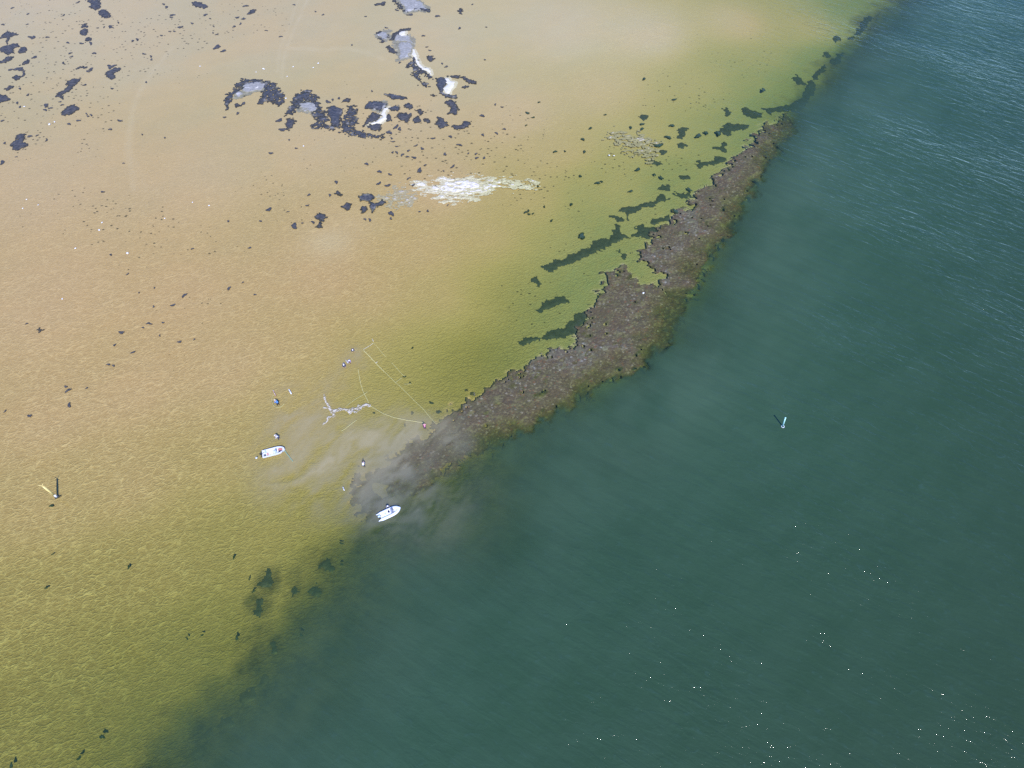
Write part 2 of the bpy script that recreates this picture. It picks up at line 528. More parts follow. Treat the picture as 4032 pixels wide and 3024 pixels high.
def mat_weed(name, c1, c2, pale=None, rough=.45, spec=.6):
    t = NT(name)
    a = t.noise(t.coords(.3, (.9, .6, .8)), 1, 5, .65)
    b = t.noise(t.coords(.1, (3.0, 2.2, 2.5)), 1, 4, .6)
    c = t.mix(t.remap(a, .35, .65), c1, c2)
    if pale:
        c = t.mix(t.remap(b, .56, .66, 0, .75), c, pale)
    t.bsdf(c, rough, 0, t.bump(a, .6, .15), spec)
    return t.m

def mat_shell(name, c1, c2):
    t = NT(name)
    a = t.noise(t.coords(.2, (.7, .35, .6)), 1, 5, .75)
    c = t.mix(t.remap(a, .38, .62), c1, c2)
    t.bsdf(c, .7, 0, t.bump(a, .5, .1), .3)
    return t.m

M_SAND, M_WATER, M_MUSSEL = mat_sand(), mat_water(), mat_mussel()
M_WEED = mat_weed("dark wet bladderwrack", (.042, .044, .046), (.110, .100, .088), rough=.6, spec=.25)
M_WEEDG = mat_weed("bladderwrack with grey mud", (.042, .044, .046), (.105, .100, .095), pale=(.32, .29, .24), spec=.25)
M_DEEPWEED = mat_weed("dark submerged eelgrass", (.052, .070, .060), (.085, .105, .082))
M_BAND = mat_weed("dark weedy stones", (.075, .072, .038), (.14, .13, .07))
M_MUD = mat_weed("grey mud with shell grit", (.25, .235, .195), (.40, .375, .32), pale=(.62, .58, .51), rough=.6, spec=.4)
M_SPIT = mat_shell("dry pale sand", (.66, .59, .46), (.78, .72, .60))
M_SHELL = mat_shell("bleached shell grit", (.50, .43, .32), (.92, .86, .77))
M_PSHELL = mat_shell("pinkish shell grit", (.40, .34, .25), (.56, .49, .40))

# the mussel bank along the edge of the shoal
BANK = poly('V', [(765, 1045), (800, 1010), (870, 962), (915, 930), (955, 893), (1000, 870), (1060, 828), (1150, 782), (1225, 757), (1265, 705), (1285, 650), (1305, 595), (1345, 582),
                  (1385, 605), (1430, 622), (1440, 600), (1400, 575), (1372, 548), (1400, 520), (1450, 480), (1490, 430), (1540, 392), (1580, 348), (1622, 300), (1660, 262), (1715, 240), (1730, 262),
                  (1705, 310), (1672, 352), (1642, 402), (1606, 462), (1566, 522), (1536, 572), (1512, 622), (1484, 682), (1442, 742), (1384, 794), (1302, 826), (1222, 884), (1132, 942),
                  (1052, 974), (962, 1024), (882, 1072), (835, 1130), (800, 1145), (752, 1098), (750, 1060)])

def bank_f(X, Y):
    d = sdf(X, Y, BANK)
    f = d + 3.0 * fbm(X * .35, Y * .35, 5, 21, .6)
    f = f + 3.4 * fbm(X * .9, Y * .9, 4, 23, .7) * np.exp(-(np.clip(d, -9, 99) / 4.5) ** 2)
    return np.minimum(f, (fbm(X * .6, Y * .6, 4, 112, .65) + .60) * 2.0)

def bank_z(X, Y, Z, f):
    s = edge_side(X, Y)
    pl = plume_field(X, Y)
    h = -.04 + .09 * fbm(X * 1.6, Y * 1.6, 4, 8) + .12 * fbm(X / 7, Y / 7, 3, 6)
    q = np.clip(s + 8.5 + 6 * fbm(X / 5, Y / 5, 4, 4), 0, 30)
    h = h - .2 * np.clip(pl * 3 - .2, 0, 1) - .05 * q - .017 * q ** 2
    return np.minimum(h, np.clip(f * .18 - .05, -.5, 1) + .05 * fbm(X * 2, Y * 2, 3, 2))
BAND = poly('V', [(335, 1680), (350, 1640), (385, 1585), (425, 1545), (480, 1500), (540, 1440), (575, 1395), (590, 1350), (612, 1375), (625, 1400), (640, 1330), (690, 1290), (715, 1300), (700, 1340),
                  (650, 1400), (610, 1460), (560, 1520), (520, 1570), (480, 1620), (460, 1680)])
def band_z(X, Y, Z, f):
    s = edge_side(X, Y)
    return -1.35 - .11 * np.clip(s + 4, 0, 20) + .3 * fbm(X / 2, Y / 2, 4, 18) - .9 * np.exp(-np.clip(f, 0, 9) / .8)
# ------------------------------------------------------------------ seabed and water sheets
def build_ground():
    xs = stretched(-185, 190, .5, 5000); ys = stretched(-15, 262, .5, 6000)
    X, Y = np.meshgrid(xs, ys)
    D, s = depth_field(X, Y)
    Z = -D
    # sand tints by place, and strength of the painted caustic net
    topness = np.clip((Y - 110) / 85, 0, 1) * np.clip((-s - 10) / 30, 0, 1)
    pink = np.clip(topness * 1.0 + .15 * np.clip((-s - 60) / 40, 0, 1) + .12 * fbm(X / 30, Y / 30, 3, 77), 0, 1)
    near = np.clip(1 - (Y - 60) / 150, .35, 1)
    caustic = np.clip((.42 + .75 * np.clip(D, 0, 1.1)) * near, 0, 1.1) * np.clip(1 - (D - 1.8) / 1.5, 0, 1)  # how strongly caustic light is painted on, by depth and distance
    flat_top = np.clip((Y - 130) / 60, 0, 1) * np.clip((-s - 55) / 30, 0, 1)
    caustic *= 1 - .8 * flat_top
    caustic *= 1 - .7 * np.clip(plume_field(X, Y) * 2, 0, 1)
    algae = np.clip((D - .95) * 1.1, 0, 1) * np.clip(1 - s / 6, 0, 1) * .85
    green = np.clip((D - .42) / .55, 0, 1) * np.clip((X + 8) / 22, 0, 1) * np.clip((Y - 50) / 30, 0, 1)
    olive = np.clip((D - .24) / .35, 0, 1) * np.clip((X + 75) / 60, .1, 1)
    se = s + 5.0 * fbm(X / 7, Y / 7, 4, 61) + 3.0 * fbm(X / 2.2, Y / 2.2, 3, 62)
    stony = np.clip((se + 7) / 7, 0, 1) * (.80 + .45 * fbm(X / 3, Y / 3, 3, 66))
    for (u, v, r) in [(1058, 2290, 2.2), (1022, 2385, 1.9), (1287, 2222, 2.2), (1077, 2535, 2.0), (1246, 2325, 1.6), (1172, 2318, 1.4), (1340, 2345, 2.4), (1440, 2325, 3.2), (1000, 2360, 1.3)]:
        x, y = at(u, v, -1.0)
        q = np.hypot(X - x, (Y - y) * .9) + 1.0 * fbm(X / 1.5, Y / 1.5, 3, 64)
        stony = np.maximum(stony, .92 * np.exp(-(np.clip(q, 0, 99) / r) ** 2.6))
    stony = np.clip(stony, 0, 1)
    pale = np.zeros(X.shape)
    tracks = [('2', [(760, -10), (720, 70), (690, 150), (650, 230), (620, 310), (595, 370), (580, 450), (570, 560)], .55, .16),
              ('2', [(690, 0), (665, 60), (640, 140), (610, 230), (575, 300), (555, 370), (545, 440), (535, 520)], .55, .12),
              ('2', [(620, 345), (760, 350), (880, 362), (960, 348), (1040, 345), (1110, 360), (1180, 375), (1240, 395), (1300, 425)], 1.2, .16),
              ('2', [(760, 30), (850, 20), (920, 5)], .6, .10),
              ('1', [(1500, 410), (1400, 530), (1310, 640), (1200, 820), (1160, 930), (1140, 1040), (1120, 1200), (1115, 1350), (1150, 1500), (1165, 1650)], .8, .13),
              ('1', [(1120, 1240), (1180, 1420), (1270, 1640)], .5, .06)]
    for zm, pl, w, a in tracks:
        d = seg_dist(X, Y, poly(zm, pl), closed=False)
        pale = np.maximum(pale, a * np.exp(-(d / w) ** 2) * (1 + .6 * fbm(X / 2, Y / 2, 3, 31)))
    for (u, v, r, a) in [(1330, 70, 34, .24), (1150, 20, 34, .2), (950, 10, 30, .12), (150, 10, 30, .15), (712, 522, 5, .26), (1340, 275, 10, .12), (760, 490, 6, .1)]:
        x, y = pt('V', u, v)
        pale = np.maximum(pale, a * np.exp(-(((X - x) / 1.2) ** 2 + (Y - y) ** 2) / r ** 2))
    speck = np.zeros(X.shape)
    for (u, v, r, a) in [(100, 60, 30, .9), (300, 40, 30, .8), (60, 200, 30, 1.0), (250, 120, 22, .9), (420, 100, 20, .9), (500, 60, 24, .9), (350, 60, 22, 1.0), (150, 260, 24, .9),
                         (280, 150, 20, .9), (800, 240, 14, .9), (700, 280, 12, .9), (900, 280, 16, 1.1), (250, 480, 12, 1.1), (330, 500, 10, 1.1), (300, 560, 9, .8), (1000, 330, 22, 1.0),
                         (1100, 300, 16, .9), (1300, 330, 20, .8), (1450, 330, 16, 1.0), (600, 350, 16, .7), (620, 420, 14, .7), (150, 460, 14, .8), (450, 520, 16, .7), (1200, 390, 18, .9),
                         (850, 330, 14, .9), (570, 300, 10, .6), (980, 160, 12, .7), (400, 720, 14, .6), (1150, 650, 12, 1.0), (1250, 560, 12, .9), (1380, 450, 12, .8), (200, 1600, 18, .5), (350, 1500, 14, .5),
                         (1500, 200, 22, .7), (1600, 120, 24, .6)]:
        x, y = pt('V', u, v)
        speck = np.maximum(speck, a * np.exp(-((X - x) ** 2 + (Y - y) ** 2) / r ** 2))
    speck = np.clip(speck + .28 + .5 * fbm(X / 9, Y / 9, 3, 51), 0, 1.2)
    co = np.stack([X, Y, Z], -1).reshape(-1, 3)
    me = np_mesh("seabed", co, grid_quads(len(xs), len(ys)), {"pink": pink.ravel(), "caustic": caustic.ravel(), "algae": algae.ravel(), "olive": olive.ravel(), "green": green.ravel(), "stony": stony.ravel(), "pale": pale.ravel(), "speck": speck.ravel()})
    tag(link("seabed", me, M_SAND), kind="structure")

    xs = stretched(-185, 190, .7, 5000); ys = stretched(-15, 262, .7, 6000)
    X, Y = np.meshgrid(xs, ys)
    D, s = depth_field(X, Y)
    turb = plume_field(X, Y)
    f = bank_f(X, Y)
    w = np.clip((f - .0) / .6, 0, 1)
    D = D * (1 - w) + w * np.minimum(D, np.clip(-bank_z(X, Y, None, f), .02, 9))
    f = sdf(X, Y, BAND) + 3.0 * fbm(X * .3, Y * .3, 5, 33, .6)
    w = np.clip((f - .1) / 2.5, 0, 1)
    D = D * (1 - w) + w * np.minimum(D, -band_z(X, Y, None, f))
    veil = 1 - np.exp(-(D * .37) ** 2)
    far = np.clip((s - 25) / 90, 0, 1)
    halo = np.exp(-(np.clip(s - 3, 0, 999) / 17) ** 1.5) * np.clip(1 + .9 * fbm(X / 9, Y / 9, 4, 71), .3, 1.5)
    ab = np.array([.25, .16, .60])
    trans = np.exp(-ab[None, None, :] * D[..., None])
    sea = np.clip(.30 + .8 * np.clip(s / 30, 0, 1) + .35 * np.clip((Y - 120) / 100, 0, 1) * np.clip((s + 60) / 60, 0, 1), .22, 1.1)
    sea *= np.where(s < 0, 1 - .5 * np.clip(-s / 60, 0, 1), 1)
    siltgrey = np.clip((s + 16) / 12, 0, 1)
    co = np.stack([X, Y, np.zeros(X.shape)], -1).reshape(-1, 3)
    me = np_mesh("water", co, grid_quads(len(xs), len(ys)), {"veil": veil.ravel(), "halo": halo.ravel(), "far": far.ravel(), "turb": turb.ravel(), "sea": sea.ravel(), "siltgrey": siltgrey.ravel(), "trans": trans.reshape(-1, 3)})
    tag(link("water", me, M_WATER), kind="structure")

build_ground()

def depth_at(x, y):
    d, _ = depth_field(np.array([[x]], float), np.array([[y]], float))
    return float(d[0, 0])

# ------------------------------------------------------------------ mounds: weed, mussels, shell banks, sand spits
def mound(name, pl, mat, top=.10, slope=.12, edge=.5, freq=.9, cell=.2, rough=.03, under=-.12, seed=0, zfun=None, stretch=1.0, holes=0.0, parent=None, shrink=0.0, ffun=None):
    """A low mound whose waterline is the outline PL broken up by noise; its skirt dips under the water."""
    P = np.array(pl)
    x0, y0 = P.min(0) - edge * 2 - .5; x1, y1 = P.max(0) + edge * 2 + .5
    xs = np.arange(x0, x1 + cell, cell); ys = np.arange(y0, y1 + cell, cell)
    X, Y = np.meshgrid(xs, ys)
    if ffun is None: f = sdf(X, Y, pl) - shrink
    if ffun is None: f = f + edge * (1.5 if zfun else 1.9) * fbm(X * freq / stretch, Y * freq, 5 if zfun else 6, seed, .6 if zfun else .72)
    if ffun is not None: f = ffun(X, Y)
    if holes:
        f = np.minimum(f, (fbm(X * freq * 1.7 / stretch, Y * freq * 1.7, 4, seed + 91, .65) + holes) * 2.0)
    Z = np.clip(f * slope * 2, under, top) + rough * fbm(X * 3, Y * 3, 3, seed + 5) * np.clip(f * 3, 0, 1)
    if zfun is not None:
        Z = zfun(X, Y, Z, f)
    keep = (f > under / (slope * 2) - cell)
    nx, ny = len(xs), len(ys)
    q = grid_quads(nx, ny)
    kq = keep.ravel()[q].any(1) if zfun is None else (f.ravel()[q] > 0).all(1)
    q = q[kq]
    if len(q) == 0:
        return None
    used = np.unique(q)
    remap = np.full(nx * ny, -1); remap[used] = np.arange(len(used))
    co = np.stack([X, Y, Z], -1).reshape(-1, 3)[used]
    c0 = co[:, :2].mean(0)
    co[:, :2] -= c0
    me = np_mesh(name, co, remap[q])
    o = link(name, me, mat, parent)
    o.location = (c0[0], c0[1], 0)
    return o

o = mound("mussel_bed", BANK, M_MUSSEL, edge=2.6, freq=.35, cell=.20, zfun=bank_z, seed=21, ffun=bank_f)
tag(o, "long brown mussel bed along the edge of the shoal", "mussel bed", kind="stuff")

o = mound("weedy_stones", BAND, M_BAND, edge=2.0, freq=.3, cell=.35, zfun=band_z, seed=33)
tag(o, "dark weedy stones under green water at the drop-off", "stones", kind="stuff")

SEAWEED = [
    ('1', [(750, 0), (790, 30), (775, 65), (830, 85), (870, 60), (870, 0)], 'd', "broad dark seaweed patch cut by the top edge of the photo"),
    ('1', [(850, 95), (890, 150), (930, 160), (960, 140), (945, 100), (900, 80)], 'd', "ragged dark seaweed patch just below the one cut by the top edge"),
    ('1', [(715, 215), (710, 240), (760, 235), (740, 208)], 'd', "topmost of three small seaweed patches in a column"),
    ('1', [(700, 270), (705, 300), (740, 305), (765, 280), (740, 245)], 'd', "middle of three small seaweed patches in a column"),
    ('1', [(745, 340), (745, 365), (790, 350), (800, 325), (770, 322)], 'd', "lowest of three small seaweed patches in a column"),
    ('1', [(-20, 345), (20, 300), (60, 275), (120, 285), (150, 300), (90, 320), (60, 380), (50, 360), (60, 325), (30, 325)], 'd', "branching seaweed patch above the big oval one at the left edge"),
    ('1', [(-20, 440), (30, 400), (90, 385), (150, 375), (165, 400), (120, 425), (110, 460), (70, 470), (30, 450)], 'd', "big oval dark seaweed patch at the left edge"),
    ('1', [(155, 450), (170, 425), (205, 405), (240, 430), (200, 460), (165, 462)], 'd', "seaweed patch right beside the big oval one at the left edge"),
    ('1', [(-10, 550), (20, 520), (80, 490), (120, 490), (80, 530), (30, 545)], 'd', "slanting seaweed streak below the big oval patch at the left edge"),
    ('1', [(175, 565), (200, 545), (240, 515), (262, 525), (250, 550), (210, 560)], 'd', "short rising seaweed streak right of the slanting streak by the left edge"),
    ('1', [(110, 670), (140, 655), (175, 670), (165, 690), (130, 692)], 'd', "compact seaweed blot above the thin patch near the left edge"),
    ('1', [(40, 775), (90, 745), (125, 750), (105, 770), (60, 780)], 'd', "thin seaweed patch above the wedge on the left edge"),
    ('1', [(-20, 900), (-20, 825), (40, 825), (60, 850), (100, 862), (50, 875)], 'd', "wedge of seaweed pointing right from the left edge"),
    ('1', [(485, 840), (500, 810), (560, 780), (600, 740), (570, 720), (630, 685), (700, 685), (680, 710), (640, 750), (590, 800), (540, 815), (545, 860)], 'd', "long S-shaped seaweed patch rising to the right"),
    ('1', [(645, 610), (700, 575), (750, 580), (755, 595), (700, 590)], 'd', "small curved seaweed strip above the long S-shaped patch"),
    ('1', [(915, 630), (960, 605), (1000, 590), (1050, 590), (1040, 615), (985, 640), (1010, 670), (970, 690), (930, 670)], 'd', "zigzag seaweed patch to the right of the S-shaped one"),
    ('1', [(530, 1000), (545, 965), (590, 930), (640, 905), (695, 940), (650, 975), (600, 1000)], 'd', "lumpy seaweed patch below the long S-shaped one"),
    ('1', [(90, 1260), (95, 1235), (150, 1215), (130, 1180), (180, 1165), (220, 1165), (215, 1215), (195, 1235), (250, 1265), (180, 1290), (140, 1310), (110, 1290)], 'd', "lone seaweed patch with a pale slit, lowest of the big ones at left"),
    ('1', [(1675, 20), (1700, 10), (1740, 20), (1800, 50), (1810, 60), (1780, 65), (1720, 60), (1680, 45)], 'd', "seaweed patch near the top, left of the slanting blade-shaped one"),
    ('2', [(320, 100), (350, 70), (380, 68), (370, 90), (330, 108)], 'd', "slanting blade-shaped seaweed patch near the top"),
    ('2', [(140, 745), (175, 680), (230, 610), (290, 570), (350, 565), (430, 575), (520, 600), (570, 660), (600, 695), (590, 740), (555, 775), (500, 740), (400, 750), (415, 690), (440, 640), (400, 620), (330, 612), (290, 640), (250, 670), (215, 715), (170, 790)], 'g', "arch-shaped seaweed bed over pale mud"),
    ('2', [(225, 760), (245, 752), (278, 768), (240, 778)], 'd', "small seaweed scrap under the left foot of the arch"),
    ('2', [(585, 820), (610, 790), (640, 760), (640, 720), (670, 690), (730, 655), (790, 650), (800, 680), (830, 700), (850, 760), (870, 800), (900, 820), (905, 900), (950, 910), (960, 940), (840, 935), (790, 935), (780, 910), (820, 880), (780, 830), (800, 800), (770, 745), (710, 740), (680, 790), (650, 825), (600, 838)], 'g', "large hook-shaped seaweed bed right of the arch"),
    ('2', [(905, 820), (905, 780), (950, 765), (1010, 790), (1000, 860), (980, 930), (930, 905)], 'g', "upright seaweed block between the hook and the crusted bed"),
    ('2', [(1000, 930), (1010, 860), (1050, 800), (1050, 765), (1110, 770), (1130, 830), (1125, 900), (1080, 930), (1200, 965), (1330, 985), (1335, 1010), (1300, 1020), (1230, 995), (1140, 995), (1060, 985), (980, 950)], 'g', "crusted seaweed bed with a long tail to the right"),
    ('2', [(600, 890), (615, 865), (650, 855), (675, 880), (650, 910), (625, 945), (600, 920)], 'd', "round seaweed tuft under the hook-shaped bed"),
    ('2', [(1000, 740), (1030, 712), (1065, 715), (1060, 738)], 'd', "little seaweed patch above the crusted bed"),
    ('2', [(1175, 780), (1185, 745), (1240, 730), (1330, 750), (1320, 780), (1280, 805), (1220, 790)], 'g', "brown seaweed patch above the curved sand spit"),
    ('2', [(1160, 920), (1175, 890), (1200, 850), (1230, 815), (1300, 835), (1290, 850), (1250, 880), (1200, 890)], 'd', "triangular seaweed patch left of the curved sand spit"),
    ('2', [(1190, 912), (1250, 900), (1300, 900), (1280, 950), (1220, 945)], 'd', "seaweed patch tucked under the curved sand spit"),
    ('2', [(1330, 890), (1322, 850), (1350, 830), (1365, 870)], 'd', "small seaweed patch touching the right side of the curved sand spit"),
    ('2', [(1350, 790), (1380, 765), (1420, 770), (1420, 800), (1380, 805)], 'g', "greyish seaweed patch at the upper tip of the curved sand spit"),
    ('2', [(1400, 850), (1420, 820), (1470, 820), (1510, 840), (1480, 885), (1430, 870)], 'd', "dense seaweed patch right of the curved sand spit"),
    ('2', [(1540, 800), (1570, 790), (1605, 820), (1580, 832)], 'd', "upper of two seaweed patches east of the dense one"),
    ('2', [(1520, 870), (1560, 840), (1590, 880), (1540, 890)], 'd', "lower of two seaweed patches east of the dense one"),
    ('2', [(1450, 765), (1490, 745), (1530, 770), (1500, 795), (1460, 780)], 'd', "seaweed patch just above the dense one"),
    ('2', [(1310, 680), (1350, 680), (1420, 690), (1480, 710), (1450, 718), (1370, 715)], 'g', "flat seaweed streak above the curved sand spit"),
    ('2', [(1600, 865), (1625, 855), (1655, 878), (1630, 892)], 'd', "small seaweed patch left of the forked one"),
    ('2', [(1260, 235), (1290, 220), (1300, 232), (1275, 250), (1280, 268), (1310, 276), (1345, 250), (1352, 272), (1310, 287), (1270, 277)], 'd', "seaweed ring around a small grey mud flat"),
    ('2', [(1355, 288), (1380, 245), (1430, 215), (1510, 200), (1515, 212), (1440, 230), (1405, 262), (1380, 292)], 'd', "thin seaweed arc along the top of the grey mud flats"),
    ('2', [(1335, 340), (1350, 330), (1380, 350), (1405, 380), (1380, 388), (1345, 370)], 'd', "seaweed patch left of the large grey mud flat"),
    ('2', [(1280, 305), (1298, 290), (1320, 303), (1300, 315)], 'd', "tiny seaweed patch below the ring"),
    ('2', [(1470, 465), (1510, 445), (1520, 405), (1545, 410), (1560, 450), (1560, 470), (1610, 500), (1630, 530), (1670, 570), (1640, 562), (1600, 540), (1565, 550), (1620, 600), (1650, 630), (1610, 640), (1560, 600), (1520, 560), (1515, 500)], 'g', "long ragged seaweed bed beside the thin winding sand spit"),
    ('2', [(1690, 570), (1730, 560), (1780, 590), (1750, 630), (1740, 670), (1790, 690), (1840, 690), (1840, 715), (1780, 710), (1720, 680), (1700, 620)], 'g', "seaweed bed wrapped round the short bright sand spit"),
    ('2', [(1750, 745), (1790, 725), (1830, 740), (1855, 800), (1840, 830), (1780, 825), (1800, 780)], 'd', "seaweed bed south of the short bright sand spit"),
    ('2', [(1770, 550), (1830, 548), (1900, 555), (1930, 575), (1985, 595), (1975, 610), (1930, 600), (1880, 565), (1820, 565)], 'd', "thin seaweed arm reaching right from the short bright sand spit"),
    ('2', [(1880, 632), (1905, 618), (1928, 628), (1895, 642)], 'd', "small seaweed patch under the thin arm"),
    ('2', [(1655, 690), (1670, 682), (1698, 692), (1680, 700)], 'd', "small seaweed patch left of the bed round the bright spit"),
    ('2', [(1685, 900), (1710, 875), (1700, 850), (1740, 860), (1770, 890), (1780, 910), (1720, 930)], 'd', "forked seaweed patch left of the flat-bottomed one"),
    ('2', [(1800, 910), (1880, 910), (1890, 880), (1950, 885), (1920, 920), (1880, 935), (1820, 935)], 'd', "flat-bottomed seaweed patch with a pointed right end"),
    ('2', [(1355, -10), (1400, 20), (1420, 60), (1480, 104), (1500, 88), (1460, 60), (1440, 30), (1400, -10)], 'd', "seaweed rim on the left of the mud flat cut by the top edge"),
    ('2', [(1500, 62), (1570, 70), (1640, 86), (1645, 68), (1590, 52), (1540, 55)], 'd', "seaweed rim under the mud flat cut by the top edge"),
    ('2', [(1240, 30), (1280, 20), (1320, 12), (1310, 35), (1260, 38)], 'd', "seaweed patch left of the mud flat cut by the top edge"),
    ('2', [(1850, 75), (1870, 58), (1885, 80), (1870, 98)], 'd', "small seaweed patch right of the mud flat cut by the top edge"),
    ('2', [(1620, 405), (1660, 405), (1680, 430), (1650, 445), (1630, 430)], 'd', "seaweed patch east of the thin winding sand spit"),
    ('2', [(1120, 1430), (1160, 1410), (1220, 1400), (1240, 1430), (1215, 1455), (1240, 1480), (1300, 1450), (1320, 1470), (1260, 1500), (1230, 1540), (1215, 1520), (1210, 1470), (1150, 1450)], 'g', "tattered seaweed patch left of the white shell bank"),
    ('2', [(1145, 1500), (1180, 1490), (1195, 1515), (1160, 1548), (1145, 1530)], 'd', "small seaweed patch hanging below the tattered one"),
    ('2', [(1000, 1500), (1050, 1470), (1080, 1480), (1060, 1530), (1030, 1515)], 'd', "seaweed patch left of the tattered one"),
    ('2', [(810, 1570), (850, 1545), (900, 1575), (870, 1600), (820, 1590)], 'd', "upper of two seaweed patches by the yellow shoal"),
    ('2', [(815, 1640), (845, 1610), (870, 1640), (830, 1650)], 'd', "lower of two seaweed patches by the yellow shoal"),
    ('2', [(955, 1395), (980, 1385), (1005, 1415), (975, 1412)], 'd', "thin seaweed scrap above the patches left of the shell bank"),
    ('8', [(262, 1015), (285, 998), (308, 1012), (290, 1030)], 'd', "small square seaweed patch alone on the sand by the left edge"),
]
GW = "dark seaweed patches lying on the sand flats"
for i, (zm, pl, k, lab) in enumerate(SEAWEED):
    w = poly(zm, pl)
    P = np.array(w); area = (P.max(0) - P.min(0)).prod()
    small = area < 60
    o = mound("seaweed_patch", w, M_WEEDG if k == 'g' else M_WEED, top=.10, slope=.16, edge=.5 if small else 1.15, freq=1.5 if small else 1.15,
              under=-.025, cell=.15 if small else .20, seed=100 + i * 3, holes=0.0 if small else (.02 if k == 'g' else .05), shrink=.28 if small else .6)
    if o: tag(o, lab, "seaweed", GW)

GREYS = [
    ('2', [(285, 655), (310, 615), (350, 600), (400, 600), (445, 625), (425, 650), (380, 655), (310, 675)], "grey mud flat under the seaweed arch"),
    ('2', [(230, 680), (255, 670), (290, 680), (250, 695)], "small grey mud flat inside the left foot of the arch"),
    ('2', [(700, 795), (715, 755), (770, 745), (805, 760), (805, 795), (750, 800)], "grey mud flat inside the hook-shaped seaweed bed"),
    ('2', [(1400, 330), (1430, 302), (1500, 308), (1512, 340), (1508, 385), (1480, 412), (1430, 425), (1425, 385)], "large grey mud flat beside the seaweed patches"),
    ('2', [(1272, 250), (1295, 228), (1340, 230), (1342, 262), (1310, 276)], "small grey mud flat ringed with seaweed"),
    ('2', [(1385, 280), (1415, 252), (1480, 262), (1510, 300), (1450, 292), (1400, 298)], "narrow grey mud flat above the large one"),
    ('2', [(1395, -20), (1440, 30), (1475, 80), (1560, 64), (1630, 72), (1580, 25), (1540, -20)], "grey mud flat cut by the top edge of the photo"),
    ('2', [(1240, 790), (1265, 745), (1325, 752), (1318, 785), (1280, 800)], "grey mud flat by the brown seaweed patch"),
]
for i, (zm, pl, lab) in enumerate(GREYS):
    o = mound("mud_flat", poly(zm, pl), M_MUD, top=.06, slope=.10, edge=.9, freq=.6, cell=.22, seed=400 + i, holes=.6)
    if o: tag(o, lab, "mud flat", "grey mud flats between the seaweed")

SPITS = [
    ('2', [(1528, 360), (1545, 400), (1565, 460), (1600, 488), (1640, 495), (1652, 540), (1625, 515), (1570, 490), (1545, 440), (1518, 392)], "thin winding pale sand spit"),
    ('2', [(1750, 570), (1775, 565), (1790, 590), (1825, 595), (1820, 620), (1800, 650), (1785, 685), (1760, 670), (1745, 640), (1775, 615)], "short bright pale sand spit"),
    ('2', [(1190, 905), (1260, 880), (1305, 850), (1295, 830), (1310, 785), (1345, 780), (1320, 820), (1330, 860), (1290, 890), (1230, 900)], "curved pale sand spit like a hook"),
    ('2', [(1420, 240), (1440, 225), (1470, 225), (1460, 265), (1430, 265)], "small white sand spit at the top of the grey mud flats"),
    ('2', [(365, 640), (400, 625), (412, 640), (372, 650)], "tiny white sand spit under the seaweed arch"),
]
for i, (zm, pl, lab) in enumerate(SPITS):
    o = mound("sand_spit", poly(zm, pl), M_SPIT, top=.16, slope=.14, edge=.3, freq=.8, cell=.2, seed=450 + i)
    if o: tag(o, lab, "sand spit", kind="structure")

o = mound("shell_bank", poly('0', [(1735, 735), (1760, 722), (1830, 716), (1880, 724), (1925, 733), (1880, 745), (1830, 752), (1790, 758), (1750, 752)]),
          M_SHELL, top=.10, slope=.10, edge=1.3, freq=.8, cell=.16, seed=500, stretch=2.6, holes=.05)
tag(o, "bright white shell bank breaking the surface of the shallows", "shell bank", kind="stuff")
o = mound("shell_bank", poly('0', [(1610, 738), (1680, 712), (1760, 700), (1900, 694), (1990, 708), (2080, 716), (2110, 720), (2040, 732), (1960, 738), (1900, 765), (1800, 782), (1700, 775)]),
          M_SHELL, top=.04, slope=.10, edge=2.0, freq=.9, cell=.15, seed=520, stretch=2.6, holes=-.30)
tag(o, "loose white shell grit scattered round the bright shell bank", "shell grit", kind="stuff")
o = mound("shell_bank", poly('0', [(1500, 775), (1560, 745), (1620, 760), (1620, 800), (1560, 810), (1520, 795)]), M_PSHELL, top=.04, slope=.10, edge=2, freq=1.2, cell=.15, seed=530, stretch=2, holes=-.36)
tag(o, "dull shell grit between the tattered seaweed and the shell bank", "shell grit", kind="stuff")
o = mound("shell_bank", poly('3', [(760, 430), (850, 425), (960, 440), (1060, 490), (1070, 560), (1000, 590), (930, 540), (860, 480)]), M_PSHELL, top=.05, slope=.1, edge=3, freq=1.1, cell=.16, seed=540, stretch=2, holes=-.36)
tag(o, "faint pinkish shell grit in the green shallows", "shell grit", kind="stuff")

